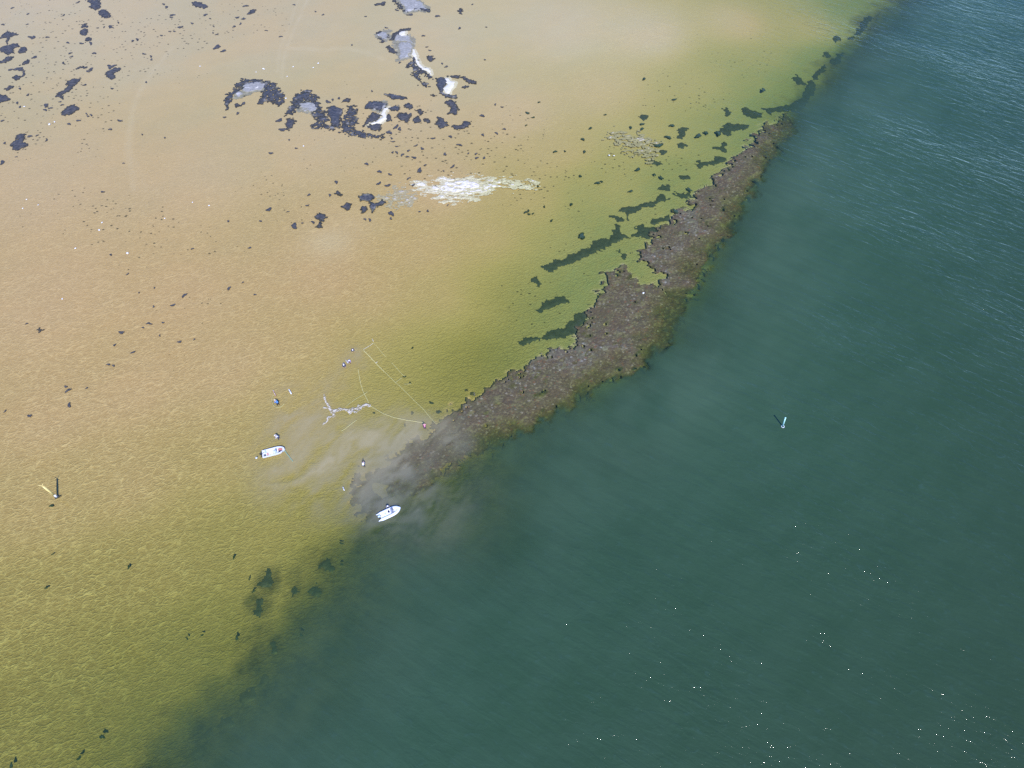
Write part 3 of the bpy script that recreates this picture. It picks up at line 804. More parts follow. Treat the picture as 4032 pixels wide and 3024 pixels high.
DEEP = [
    ('3', [(250, 1380), (330, 1340), (430, 1330), (440, 1300), (520, 1270), (600, 1250), (640, 1210), (620, 1190), (680, 1180), (740, 1190), (780, 1080), (815, 1080), (810, 1140), (870, 1165), (800, 1200), (760, 1230), (620, 1290), (520, 1330), (380, 1390), (290, 1420)], "longest submerged eelgrass streak, with a spur at its upper end"),
    ('3', [(900, 1160), (930, 1140), (950, 1080), (1080, 1100), (1050, 1150), (1040, 1190), (970, 1170)], "submerged eelgrass patch touching the mussel bed beside the longest streak"),
    ('3', [(805, 980), (850, 945), (930, 950), (1000, 910), (1060, 900), (1120, 865), (1165, 890), (1060, 930), (950, 970), (880, 1000), (870, 1030), (850, 990)], "ragged submerged eelgrass streak above the longest one"),
    ('3', [(745, 1020), (760, 1012), (850, 1048), (800, 1058)], "short submerged eelgrass strip sloping down to the right"),
    ('3', [(1040, 1068), (1060, 1045), (1165, 1015), (1168, 1038), (1090, 1073)], "small submerged eelgrass streak ending at the mussel bed"),
    ('3', [(1185, 858), (1210, 832), (1290, 856), (1360, 838), (1335, 872), (1290, 884)], "drooping submerged eelgrass strip joining the mussel bed"),
    ('3', [(1360, 640), (1380, 622), (1500, 612), (1510, 578), (1580, 600), (1582, 624), (1500, 637), (1420, 652), (1390, 668)], "submerged eelgrass strip with a rising right end"),
    ('3', [(1540, 405), (1560, 362), (1620, 338), (1740, 348), (1735, 378), (1640, 392), (1600, 424)], "broad submerged eelgrass patch near the top of the mussel bed"),
    ('3', [(1700, 272), (1718, 222), (1780, 252), (1855, 262), (1835, 295), (1770, 304)], "submerged eelgrass patch left of the long upper ribbon"),
    ('3', [(1830, 240), (1950, 238), (2050, 205), (2150, 145), (2212, 55), (2222, 110), (2130, 235), (2020, 250), (1900, 280)], "long submerged eelgrass ribbon above the mussel bed"),
    ('3', [(1238, 442), (1248, 382), (1292, 372), (1284, 425), (1268, 455)], "upright submerged eelgrass patch in the green shallows"),
    ('3', [(1222, 492), (1260, 483), (1292, 500), (1262, 522), (1230, 512)], "oval submerged eelgrass patch under the upright one"),
    ('3', [(1235, 725), (1290, 718), (1338, 735), (1322, 750), (1260, 742)], "thin level submerged eelgrass strip above the drooping one"),
    ('3', [(1022, 608), (1060, 608), (1112, 640), (1080, 655)], "submerged eelgrass patch below the pinkish shell grit"),
    ('3', [(1080, 552), (1140, 543), (1168, 560), (1120, 568)], "slim submerged eelgrass patch at the right end of the pinkish shell grit"),
    ('3', [(1468, 522), (1540, 508), (1560, 488), (1590, 498), (1572, 543), (1520, 532)], "tadpole-shaped submerged eelgrass patch"),
    ('3', [(172, 1492), (205, 1452), (242, 1502), (210, 1523)], "three-cornered submerged eelgrass patch under the longest streak"),
    ('3', [(798, 1265), (820, 1252), (848, 1312), (830, 1328)], "narrow submerged eelgrass patch by the notch in the mussel bed"),
    ('3', [(955, 302), (975, 284), (1012, 288), (985, 318)], "uppermost of the small submerged patches left of the upright one"),
    ('3', [(1560, 235), (1585, 228), (1612, 262), (1590, 282)], "submerged eelgrass patch left of the one by the upper ribbon"),
    ('3', [(1095, 812), (1130, 798), (1172, 798), (1165, 822), (1110, 824)], "faint submerged eelgrass patch above the ragged streak"),
    ('5', [(1265, 302), (1300, 268), (1360, 243), (1422, 230), (1428, 262), (1340, 292), (1280, 318)], "lens-shaped submerged eelgrass streak above the curved one"),
    ('5', [(1168, 482), (1200, 460), (1290, 448), (1380, 418), (1440, 376), (1490, 326), (1552, 316), (1542, 372), (1480, 412), (1400, 452), (1320, 468), (1240, 478), (1190, 492)], "long curved submerged eelgrass streak beside the mussel bed"),
    ('4', [(590, 742), (640, 686), (700, 576), (760, 486), (802, 466), (812, 490), (750, 544), (705, 624), (655, 694), (622, 734)], "submerged eelgrass ribbon climbing along the shoal edge"),
    ('4', [(848, 442), (880, 398), (942, 366), (932, 402), (882, 453)], "submerged eelgrass piece at the head of the climbing ribbon"),
    ('4', [(968, 282), (1040, 216), (1078, 136), (1130, 106), (1144, 126), (1104, 184), (1062, 224), (1000, 274)], "topmost submerged eelgrass ribbon on the shoal edge"),
    ('4', [(578, 560), (600, 532), (640, 558), (652, 592), (610, 588)], "blot of submerged eelgrass left of the climbing ribbon"),
    ('4', [(788, 392), (815, 368), (842, 390), (812, 408)], "small blot of submerged eelgrass above the climbing ribbon"),
    ('4', [(858, 272), (890, 252), (914, 280), (880, 302)], "small submerged eelgrass patch left of the topmost ribbon"),
    ('6', [(1420, 548), (1438, 508), (1470, 486), (1494, 510), (1474, 552), (1440, 574)], "largest blurry weed blot in the yellow-green shallows below the boats"),
    ('6', [(1396, 692), (1398, 652), (1427, 642), (1438, 680), (1416, 724)], "tall blurry weed blot under the largest one"),
    ('6', [(1738, 462), (1780, 428), (1812, 438), (1802, 482), (1760, 488)], "blurry weed blot nearest the drop-off"),
    ('6', [(1468, 870), (1500, 866), (1514, 922), (1480, 928)], "blurry oval weed blot just above the dark band of stones"),
    ('6', [(1703, 590), (1725, 572), (1748, 600), (1720, 618)], "small blurry weed blot below the one nearest the drop-off"),
    ('6', [(1603, 562), (1620, 560), (1628, 602), (1610, 600)], "faint blurry weed blot in the middle of the green shallows"),
]
GE = "dark submerged eelgrass patches in the green shallows"
for i, (zm, pl, lab) in enumerate(DEEP):
    c = np.array(poly(zm, pl)).mean(0)
    d = depth_at(c[0], c[1])
    z0 = -min(d, 1.6) + .12
    w = poly(zm, pl, z0)
    deep = zm == '6'
    o = mound("eelgrass_patch", w, M_DEEPWEED, edge=.9, freq=.8, cell=.24, shrink=-.3, seed=600 + i * 3, holes=.7,
              zfun=lambda X, Y, Z, f, d=d: -depth_field(X, Y)[0] + .05 + .22 * np.clip(f, 0, 1) + .08 * fbm(X * 1.5, Y * 1.5, 3, 3))
    if o: tag(o, lab, "eelgrass", GE)

# small clumps: four shapes, many copies
def clump_mesh(seed, n=22):
    bm = bmesh.new()
    r = random.Random(seed)
    c = bm.verts.new((0, 0, .16))
    ph = [r.uniform(0, 6.28) for _ in range(4)]
    rings = []
    for k, (rad, z) in enumerate([(.35, .13), (.72, .07), (1.0, -.02), (1.05, -.12)]):
        ring = []
        for i in range(n):
            a = i / n * 2 * math.pi
            q = 1 + .28 * math.sin(2 * a + ph[0]) + .2 * math.sin(3 * a + ph[1]) + .14 * math.sin(5 * a + ph[2]) + r.uniform(-.12, .12)
            ring.append(bm.verts.new((rad * q * math.cos(a), rad * q * .8 * math.sin(a), z + (r.uniform(-.03, .03) if k < 3 else 0))))
        rings.append(ring)
    for i in range(n):
        bm.faces.new((c, rings[0][i], rings[0][(i + 1) % n]))
        for k in range(3):
            bm.faces.new((rings[k][i], rings[k + 1][i], rings[k + 1][(i + 1) % n], rings[k][(i + 1) % n]))
    me = bpy.data.meshes.new("seaweed_clump")
    bm.to_mesh(me); bm.free()
    me.materials.append(M_WEED)
    return me
CL = [clump_mesh(s) for s in (3, 8, 15, 23)]
M_CLG = mat_weed("dark green sea lettuce", (.028, .050, .020), (.05, .08, .035))
CLG = [m.copy() for m in CL]
for m in CLG:
    m.materials.clear(); m.materials.append(M_CLG)

CLUMPS = [  # zoom, u, v, radius m
    ('8', 1337, 760, .6), ('8', 1254, 832, .45), ('8', 880, 1030, .55), ('8', 1073, 963, .4), ('8', 1090, 967, .4), ('8', 964, 1174, .45), ('8', 1037, 995, .28), ('8', 1114, 842, .32),
    ('8', 786, 1262, .35), ('8', 822, 1270, .3), ('8', 830, 1121, .28), ('8', 476, 1424, .3), ('8', 492, 1450, .55), ('8', 500, 1558, .5), ('8', 628, 1434, .28), ('8', 213, 1635, .4), ('8', 192, 966, .28),
    ('8', 35, 1602, .28), ('8', 1302, 1098, .4), ('8', 1410, 1080, .25), ('8', 1158, 1052, .25), ('8', 1660, 710, .45), ('8', 1762, 666, .28), ('8', 1850, 755, .3), ('8', 2135, 256, .9), ('8', 1952, 136, .6),
    ('8', 803, 465, .35), ('8', 1812, 415, .4), ('8', 925, 606, .35), ('8', 1395, 422, .3), ('8', 1890, 221, .3), ('8', 1656, 221, .25), ('8', 744, 9, .45), ('8', 1182, 959, .26), ('8', 1120, 706, .25), ('8', 1008, 740, .25),
    ('6', 278, 126, .35), ('6', 700, 459, .3), ('6', 1273, 406, .32), ('6', 250, 573, .32), ('6', 1380, 592, .32), ('6', 1356, 525, .25), ('6', 1288, 847, .4), ('6', 555, 1384, .42), ('6', 1858, 330, .35), ('6', 1640, 830, .3),
    ('6', 1860, 445, .25), ('6', 1100, 830, .25), ('6', 1018, 848, .25), ('6', 430, 1500, .3), ('6', 60, 1540, .4), ('6', 285, 390, .2),
    ('2', 476, 1519, .5), ('2', 660, 1640, .65), ('2', 768, 1412, .45), ('2', 966, 1320, .5), ('2', 1275, 1330, .6), ('2', 1340, 1345, .6), ('2', 1186, 1188, .5), ('2', 1280, 1244, .55), ('2', 1355, 1265, .5), ('2', 1490, 1294, .5),
    ('2', 1525, 1342, .55), ('2', 1570, 1236, .9), ('2', 1612, 1196, .35), ('2', 1812, 1207, .65), ('2', 1532, 1143, .65), ('2', 1484, 1135, .45), ('2', 1445, 1122, .5), ('2', 1405, 1105, .5), ('2', 1375, 1105, .4), ('2', 1490, 1092, .4),
    ('2', 1405, 1062, .35), ('2', 1545, 1055, .5), ('2', 1590, 1078, .55), ('2', 1755, 1118, .5), ('2', 1860, 1050, .7), ('2', 1925, 1112, .3), ('2', 1980, 1115, .4), ('2', 1985, 1145, .45), ('2', 2040, 1145, .4), ('2', 2130, 965, .5),
    ('2', 2030, 978, .5), ('2', 2188, 935, .4), ('2', 2120, 757, .4), ('2', 2170, 776, .35), ('2', 2025, 838, .6), ('2', 1795, 990, .5), ('2', 1668, 1003, .55), ('2', 1380, 1027, .4), ('2', 1368, 1003, .45), ('2', 624, 1014, .35), ('2', 674, 1075, .35),
    ('2', 491, 1111, .5), ('2', 575, 940, .8), ('2', 250, 822, .35), ('2', 155, 850, .3), ('2', 292, 750, .4), ('2', 552, 872, .8), ('2', 1350, 960, .8), ('2', 1400, 920, .9), ('2', 1425, 935, .6), ('2', 1500, 830, .6), ('2', 1365, 1548, .9), ('2', 1210, 1595, .5), ('2', 1175, 1590, .35),
    ('2', 1570, 1535, .3), ('2', 1630, 1530, .35), ('2', 1775, 1488, .3), ('2', 1362, 1585, .35), ('2', 418, 1604, .3), ('2', 182, 1604, .3), ('2', 756, 1490, .4), ('2', 616, 1535, .28), ('2', 920, 1415, .4), ('2', 720, 1618, .28), ('2', 797, 1612, .5),
    ('2', 1862, 203, .5), ('2', 1745, 1240, .3), ('2', 1427, 453, .45), ('2', 1328, 200, .5), ('2', 1405, 72, .6), ('2', 1505, 105, .8), ('2', 1700, 115, .7), ('2', 1870, 97, .5), ('2', 562, 264, .5), ('2', 247, 126, .55), ('2', 292, 135, .55), ('2', 224, 190, .4),
    ('2', 458, 220, .45), ('2', 100, 340, 1.1), ('2', 147, 368, .8), ('2', 10, 45, 1.1), ('2', 15, 105, .5), ('2', 815, 83, .4), ('2', 870, 105, .4), ('2', 1080, 325, .35), ('2', 660, 33, .4), ('2', 1765, 482, .5), ('2', 1735, 460, .4), ('2', 1623, 340, .4), ('2', 1645, 365, .4), ('2', 1597, 258, .5),
    ('2', 2045, 432, .3), ('2', 2055, 195, .3), ('2', 1955, 30, .3), ('2', 1180, 118, .4), ('2', 1225, 660, .4), ('2', 1110, 795, .5), ('2', 905, 738, .7), ('2', 940, 722, .5), ('2', 985, 712, .45),
    ('1', 960, 1125, .45), ('1', 1042, 1050, .65), ('1', 737, 738, .5), ('1', 820, 462, .55), ('1', 1253, 468, .6), ('1', 1195, 342, .6), ('1', 1672, 202, .55), ('1', 1787, 128, .6), ('1', 707, 377, .6), ('1', 790, 375, .8), ('1', 300, 497, .7), ('1', 90, 605, .7), ('1', 165, 600, 1.2), ('1', 205, 648, .8),
    ('1', 172, 770, .5), ('1', 205, 622, .5), ('1', 262, 322, .7), ('1', 292, 324, .7), ('1', 410, 322, .6), ('1', 400, 915, .8), ('1', 438, 940, .55), ('1', 392, 955, .5), ('1', 680, 1048, .6), ('1', 600, 1078, .5), ('1', 793, 1000, .5), ('1', 752, 990, .4), ('1', 765, 1010, .4), ('1', 258, 1185, .6), ('1', 322, 1178, .4),
    ('1', 405, 1220, .4), ('1', 240, 825, .5), ('1', 172, 930, .45), ('1', 148, 895, .5), ('1', 20, 1412, .7), ('1', 38, 1245, .4), ('1', 18, 1050, .45), ('1', 142, 1365, .3), ('1', 540, 912, .4), ('1', 522, 885, .4), ('1', 790, 603, .7), ('1', 765, 620, .5), ('1', 550, 548, .5), ('1', 622, 492, .5), ('1', 610, 462, .5),
    ('1', 955, 580, 1.0), ('1', 988, 573, .7), ('1', 975, 770, .45), ('1', 242, 120, .5), ('1', 555, 130, .5), ('1', 680, 18, .6), ('1', 590, 370, .6), ('1', 960, 230, .7), ('1', 905, 235, .4), ('1', 980, 240, .4), ('1', 850, 242, .4), ('1', 1500, 130, .8), ('1', 1570, 235, .7), ('1', 1490, 150, .5), ('1', 1405, 308, .45),
    ('1', 1518, 272, .45), ('1', 1478, 272, .4), ('1', 1887, 300, .45), ('1', 1855, 285, .4), ('1', 2065, 152, .6), ('1', 2120, 162, .6), ('1', 2095, 205, .5), ('1', 2040, 230, .5), ('1', 1450, 60, .6), ('1', 1425, 35, .5), ('1', 1315, 490, .5), ('1', 1318, 518, .4), ('1', 1155, 355, .5), ('1', 1030, 195, .5), ('1', 105, 68, .45), ('1', 25, 212, .5),
    ('1', 237, 210, .4), ('1', 1238, 1170, .3), ('1', 1272, 715, .35), ('1', 1075, 1420, .3), ('1', 1435, 1198, .3), ('1', 2140, 50, .8), ('1', 1860, 228, .4), ('1', 1830, 160, .4), ('1', 2070, 985, .5), ('1', 2120, 900, .6), ('1', 1955, 1020, .4),
    ('3', 545, 455, .5), ('3', 600, 375, .5), ('3', 343, 545, .5), ('3', 557, 546, .45), ('3', 415, 543, .35), ('3', 527, 723, .4), ('3', 652, 772, .55), ('3', 682, 762, .35), ('3', 218, 797, .35), ('3', 462, 928, .4), ('3', 130, 985, .45), ('3', 150, 975, .4), ('3', 155, 1000, .35), ('3', 183, 995, .3), ('3', 265, 945, .35), ('3', 318, 1046, .35),
    ('3', 142, 265, .55), ('3', 185, 297, .4), ('3', 132, 355, .35), ('3', 990, 17, .5), ('3', 225, 187, .35), ('3', 708, 277, .4), ('3', 1192, 355, .6), ('3', 893, 370, .5), ('3', 975, 345, .6), ('3', 975, 380, .6), ('3', 1210, 166, .6), ('3', 945, 675, .6), ('3', 1385, 430, .8), ('3', 1440, 408, .6), ('3', 1165, 440, .8), ('3', 1095, 500, 1.0), ('3', 893, 832, .6), ('3', 1222, 978, .9),
    ('3', 1318, 820, .7), ('3', 1115, 735, .6), ('3', 1065, 712, .5), ('3', 538, 1158, .9), ('3', 1855, 98, .7), ('3', 1530, 412, .8),
    ('T', 245, 1320, .25), ('T', 940, 1320, .3), ('T', 1285, 1135, .4), ('T', 800, 660, .3), ('T', 900, 765, .25), ('T', 1420, 1300, .5), ('T', 805, 1540, .3), ('T', 945, 135, .25),
]
near_lab = "small dark seaweed clump alone on the caustic-patterned sand"
labs = {'1': ("small dark seaweed clump in the crowd at the upper left of the flats", "seaweed clumps at the upper left"),
        '2': ("small dark seaweed clump near the sand spits and the shell bank", "seaweed clumps round the sand spits"),
        '3': ("small dark seaweed clump in the green shallows by the mussel bed", "seaweed clumps in the green shallows"),
        '8': (near_lab, "seaweed clumps on the caustic-patterned sand"), '6': ("small dark seaweed clump in the yellow-green shallows", "seaweed clumps in the yellow-green shallows"),
        'T': ("small dark seaweed clump beside the measuring lines", "seaweed clumps beside the measuring lines")}
for i, (zm, u, v, r) in enumerate(CLUMPS[:300]):
    x, y = pt(zm, u, v)
    me = (CLG if zm in '36T' and zm != '2' else CL)[i % 4]
    o = bpy.data.objects.new("seaweed_clump", me)
    col.objects.link(o)
    sub = zm in '36T'
    o.location = (x, y, .0 if not sub else -.03)
    r *= .92
    o.scale = (r, r * random.uniform(.7, 1.2), r * .6 if r < .6 else .45)
    o.rotation_euler = (0, 0, random.uniform(0, 6.28))
    tag(o, labs[zm][0], "seaweed", labs[zm][1])

# white shells and bits on the flats
SH = [('1', 1742, 577), ('1', 430, 1083), ('1', 475, 1062), ('1', 212, 928), ('2', 435, 498), ('2', 442, 502), ('2', 653, 485), ('2', 799, 491), ('2', 835, 459), ('2', 384, 523), ('2', 610, 555), ('2', 600, 714), ('2', 728, 1060), ('2', 42, 1492),
      ('8', 165, 130), ('8', 1196, 203), ('8', 740, 233), ('8', 720, 287), ('8', 547, 420), ('8', 193, 65), ('8', 1518, 110), ('8', 1397, 86), ('8', 925, 455), ('3', 735, 574), ('3', 770, 577), ('8', 452, 787), ('8', 277, 105), ('3', 983, 1574)]
shell0 = None
for i, (zm, u, v) in enumerate(SH):
    x, y = pt(zm, u, v)
    if shell0 is None:
        bm = bmesh.new()
        add_ball(bm, (0, 0, 0), (.22, .15, .07), seg=10)
        for vv in bm.verts:
            vv.co.x += .1 * vv.co.y; vv.co.z += .015 * math.sin(vv.co.x * 60)
        shell0 = bm_obj("white_shell", bm, paint("bleached shell", (.86, .84, .78), .5), smooth=True)
        o = shell0
    else:
        o = shell0.copy(); col.objects.link(o)
    o.location = (x, y, .03)
    s = random.uniform(.8, 1.3) * (1.5 if (zm, u) in (('1', 430), ('8', 925)) else 1)
    o.scale = (s, s, 1); o.rotation_euler = (0, 0, random.uniform(0, 6))
    tag(o, "bleached white shell lying on the sand flats", "shell", "white shells dotted over the flats")

# foam and silt scum trailing from the survey line
def ribbon(name, mat, runs, z=.015, seed=1):
    """Lacy scum: a low crust in the water surface along several strokes, with holes."""
    pts = [(poly('W', p), w) for p, w in runs]
    allp = np.array([q for p, _ in pts for q in p])
    x0, y0 = allp.min(0) - 2; x1, y1 = allp.max(0) + 2
    xs = np.arange(x0, x1, .05); ys = np.arange(y0, y1, .05)
    X, Y = np.meshgrid(xs, ys)
    f = np.full(X.shape, -9.0)
    for p, w in pts:
        f = np.maximum(f, w - seg_dist(X, Y, p, closed=False))
    f += .22 * fbm(X * 2.2, Y * 2.2, 4, seed)
    hole = np.abs(fbm(X * 2.0, Y * 2.6, 4, seed + 7, .65)) - .035
    f = np.minimum(f + .10, hole)
    q = grid_quads(len(xs), len(ys))
    q = q[(f.ravel()[q] > 0).all(1)]
    used = np.unique(q); rm = np.full(X.size, -1); rm[used] = np.arange(len(used))
    Z = z + .03 * np.clip(f, 0, .4) + .008 * fbm(X * 6, Y * 6, 2, 3)
    co = np.stack([X, Y, Z], -1).reshape(-1, 3)[used]
    c0 = co[:, :2].mean(0); co[:, :2] -= c0
    o = link(name, np_mesh(name, co, rm[q]), mat)
    o.location = (c0[0], c0[1], 0)
    sd = o.modifiers.new("thick", 'SOLIDIFY'); sd.thickness = .012; sd.offset = 1
    return o
M_FOAM = mat_shell("foam scum", (.46, .39, .27), (.68, .60, .47))
o = ribbon("foam", M_FOAM, [([(560, 680), (700, 730), (800, 700), (900, 660), (1000, 670), (1150, 680), (1300, 690), (1450, 650), (1600, 620), (1700, 560), (1850, 490), (1980, 530)], .24),
                            ([(620, 760), (700, 780), (690, 880), (640, 930)], .22), ([(640, 930), (560, 940), (450, 960), (470, 1050)], .12), ([(1380, 720), (1480, 770), (1600, 690)], .16),
                            ([(1600, 560), (1640, 600), (1620, 650)], .30), ([(1230, 720), (1280, 790)], .25), ([(470, 1060), (400, 1130), (290, 1200)], .08),
                            ([(350, 130), (345, 300), (400, 400), (480, 510), (560, 590)], .12), ([(330, 600), (450, 620), (560, 640)], .09)], seed=3)
tag(o, "white foam scum drifting in a crooked strip between the people", "foam", kind="stuff")

# ------------------------------------------------------------------ ropes, tapes, poles
def line(name, mat, zm, pts, r, label, cat, z=.02, group=None, wob=.03, n=8):
    P = [(*pt(zm, u, v, z), z) for u, v in pts]
    c = Vector(P[0])
    bm = bmesh.new()
    add_tube(bm, [q - c for q in smooth_path(P, n, wob)], r, 6)
    o = bm_obj(name, bm, mat, smooth=True)
    o.location = c
    return tag(o, label, cat, group)
M_TAPE = paint("pale yellow tape", (.78, .70, .30), .6)
M_TAPE2 = paint("weathered yellow line", (.66, .60, .24), .6)
M_CREAM = paint("cream rope", (.80, .74, .58), .6)
M_GROPE = paint("green mooring rope", (.24, .46, .32), .6)
line("measuring_line", M_TAPE, 'T', [(48, 180), (150, 280), (270, 410), (430, 570)], .042, "bright end of the straight yellow measuring line, from its cream knot", "line")
line("measuring_line", M_TAPE2, 'T', [(432, 572), (490, 625), (570, 705), (635, 765), (760, 880), (900, 1020), (980, 1100), (1100, 1215), (1180, 1300), (1260, 1400), (1330, 1475), (1375, 1520)], .030, "long faint stretch of the straight measuring line running to the mussel bed", "line")
line("measuring_line", M_TAPE2, 'T', [(230, 45), (320, 140), (400, 240), (460, 300)], .028, "thin yellow line parallel to the bright one, upper half", "line")
line("measuring_line", M_TAPE2, 'T', [(560, 405), (640, 490), (745, 608), (800, 655)], .028, "thin yellow line parallel to the bright one, lower half", "line")
line("measuring_line", M_CREAM, 'T', [(50, 165), (110, 130), (170, 95), (230, 50)], .028, "short cream cross line joining the two parallel yellow lines", "line")
line("measuring_line", M_TAPE2, 'T', [(635, 765), (670, 735), (750, 680)], .028, "short cross line at the middle of the straight measuring line", "line")
line("measuring_line", M_TAPE2, 'T', [(790, 797), (850, 794), (915, 788)], .028, "little loose level piece of yellow line", "line")
line("measuring_line", M_TAPE, 'P', [(1135, 430), (1145, 490), (1160, 570), (1185, 655), (1215, 720), (1250, 790)], .030, "yellow line falling towards the foam", "line")
line("measuring_line", M_TAPE, 'T', [(165, 1180), (260, 1240), (340, 1290), (440, 1340), (560, 1385), (650, 1410), (820, 1445), (940, 1465), (1040, 1480), (1120, 1495), (1160, 1530)], .030, "yellow line curving from the foam to the person in red", "line")
line("measuring_line", M_TAPE2, 'W', [(1900, 20), (1780, 120), (1520, 260), (1350, 380), (1150, 530)], .028, "faint yellow line above the foam strip", "line")
line("measuring_line", M_TAPE2, 'W', [(1520, 1050), (1330, 1180), (1120, 1350), (960, 1450)], .035, "faint yellow line below the foam strip", "line")
line("mooring_rope", M_GROPE, '0', [(1119.5, 1772), (1128, 1784), (1138, 1797), (1146, 1808), (1153, 1817)], .05, "green mooring rope from the bow of the boat on the sand", "rope", z=.03)
line("float_line", M_TAPE2, 'P', [(235, 690), (205, 720), (195, 770), (215, 820), (250, 840), (300, 830), (330, 800)], .03, "loose line looped round the person with the blue pack", "line")

def pole(name, base, top, parts, label, cat, rb=.1):
    """A straight pole from base to top; parts are (child name, from, to, radius0, radius1, material)."""
    b = Vector(base); t = Vector(top)
    e = thing(name, b, 0, label, cat)
    d = t - b
    for nm, a0, a1, r0, r1, m in parts:
        bm = bmesh.new()
        add_tube(bm, [d * a0, d * ((a0 + a1) / 2), d * a1], [r0, (r0 + r1) / 2, r1], 14)
        bm_obj(nm, bm, m, e, True)
    return e, d

# yellow beacon on the sand, with a cross on top
M_YEL = paint("sun-bleached yellow paint", (.88, .70, .26), .5, vary=.12)
M_WHT = paint("white marine paint", (.84, .84, .83), .45)
M_CONC = paint("dark wet concrete", (.07, .075, .08), .7, vary=.3)
bx, by = at(222, 1955.6)
e = thing("beacon", (bx, by, 0), 0, "yellow beacon pole with a cross on top standing in the shallows", "beacon")
hb = 4.35
bm = bmesh.new(); add_tube(bm, [(0, 0, .9), (0, 0, 2.5), (0, 0, hb)], [.19, .19, .15], 16); bm_obj("pole", bm, M_YEL, e, True)
bm = bmesh.new(); add_tube(bm, [(0, 0, -.4), (0, 0, .3), (0, 0, .897)], .17, 16); bm_obj("pole_foot", bm, M_WHT, e, True)
bm = bmesh.new(); add_box(bm, (0, 0, -.12), (.75, .55, .3), .5, .06, .8); add_box(bm, (.35, .08, -.10), (.7, .16, .16), .4, .03); bm_obj("anchor_block", bm, M_CONC, e)
for a in (0.7, -0.7):
    bm = bmesh.new()
    dx, dz = .58 * math.sin(a), .58 * math.cos(a)
    off = .032 if a > 0 else -.032
    add_tube(bm, [(-dx * .95, off - .2 * dx, hb + .35 - dz), (0, off, hb + .35), (dx * .95, off + .2 * dx, hb + .35 + dz)], .045, 8)
    bm_obj("cross_arm", bm, M_YEL, e, True)
bm = bmesh.new(); add_tube(bm, [(0, 0, hb - .02), (0, 0, hb + .33)], .05, 10); bm_obj("spindle", bm, M_YEL, e, True)

# green channel marker
M_MINT = paint("pale mint green paint", (.56, .92, .78), .4, vary=.05)
M_DKG = paint("dark green weeded paint", (.03, .12, .08), .6)
gx, gy = at(3082, 1679.6)
tx, ty = at(3093, 1644.6, 2.9)
e, d = pole("channel_marker", (gx, gy, -.2), (tx, ty, 2.9), [("pole", .16, .97, .13, .12, M_MINT), ("cap", .96, 1.0, .15, .15, M_MINT), ("pole_foot", 0, .16, .14, .14, M_DKG)],
            "slim pale green marker pole standing in the deep green water", "marker")
bm = bmesh.new()
for k in range(16):
    a0, a1 = k / 16 * 2 * math.pi, (k + 1) / 16 * 2 * math.pi
    add_tube(bm, [(.27 * math.cos(a0), .27 * math.sin(a0), .26), (.27 * math.cos(a1), .27 * math.sin(a1), .26)], .06, 8)
bm_obj("collar", bm, M_WHT, e, True)

# striped ranging pole, white rod floats
M_RED = paint("red paint", (.62, .12, .08), .5)
p0 = Vector((*pt('P', 208, 655, .05), .05)); p1 = Vector((*pt('P', 238, 718, .05), .05))
e = thing("ranging_pole", p0, 0, "red and white striped pole floating beside the person with the blue pack", "pole")
for k in range(8):
    a, b = (p1 - p0) * (k / 8), (p1 - p0) * ((k + 1) / 8)
    bm = bmesh.new(); add_tube(bm, [a, b], .06, 8)
    o = bm_obj("stripe", bm, M_RED if k % 2 else M_WHT, e, True)
def rod(name, zm, a, b, r, mat, label, cat, z=.06, group=None):
    P = Vector((*pt(zm, *a, z), z)); Q = Vector((*pt(zm, *b, z), z))
    e = thing(name, P, 0, label, cat, group)
    d = Q - P
    bm = bmesh.new(); add_tube(bm, [d * 0, d * .05, d * .95, d], [r * .6, r, r, r * .6], 10)
    bm_obj("tube", bm, mat, e, True)
    bm = bmesh.new(); add_tube(bm, [d * .42, d * .58], r * 1.15, 10)
    bm_obj("band", bm, paint("grey tape", (.45, .45, .47), .6), e, True)
    return e
rod("float_tube", 'P', (380, 645), (408, 695), .12, M_WHT, "thick white float tube lying to the right of the striped pole", "float")
rod("float_tube", '0', (1350, 1917), (1356, 1932), .07, M_WHT, "small white stick floating between the two boats", "stick")
rod("white_staff", '0', (1361, 1417), (1370, 1430), .05, M_WHT, "short white staff between the two people standing together", "staff")
rod("white_staff", 'P', (1288, 95), (1300, 125), .04, M_CREAM, "short cream stake at the far corner of the measuring lines", "stake")
rod("white_staff", 'P', (1325, 358), (1345, 345), .04, M_CREAM, "tiny cream tag on the bright measuring line", "stake")
bm = bmesh.new(); add_ball(bm, (0, 0, .05), (.22, .22, .13)); add_tube(bm, [(0, 0, .1), (0, 0, .26)], .04, 8)
o = bm_obj("mooring_float", bm, paint("milky plastic", (.62, .64, .60), .4), smooth=True)
o.location = (*at(1010, 1803), 0); tag(o, "milky float on the water behind the outboard of the boat on the sand", "float")

# ------------------------------------------------------------------ boats
M_GEL = paint("white gelcoat", (.80, .80, .81), .3, vary=.03)
M_DECK = paint("off-white deck", (.80, .81, .82), .5, vary=.06)
M_BLK = paint("black plastic", (.018, .02, .024), .45)
M_GREYP = paint("pale blue-grey plastic", (.50, .60, .66), .5)
M_NAVY = paint("dark navy cloth", (.03, .035, .075), .8)
M_ORANGE = paint("faded red canvas", (.62, .20, .14), .8)
M_PINK = paint("faded red crate", (.70, .36, .30), .7)
M_STEEL = paint("stainless steel", (.62, .63, .65), .3, metal=.8)
M_GLASS = paint("smoked windscreen", (.08, .12, .18), .15)
M_TUBE = paint("white inflatable hull cloth", (.86, .87, .88), .45, vary=.03)

def loft(bm, sections, close=False):
    rows = [[bm.verts.new(p) for p in s] for s in sections]
    for i in range(len(rows) - 1):
        for k in range(len(rows[i]) - 1):
            bm.faces.new((rows[i][k], rows[i][k + 1], rows[i + 1][k + 1], rows[i + 1][k]))
    return rows

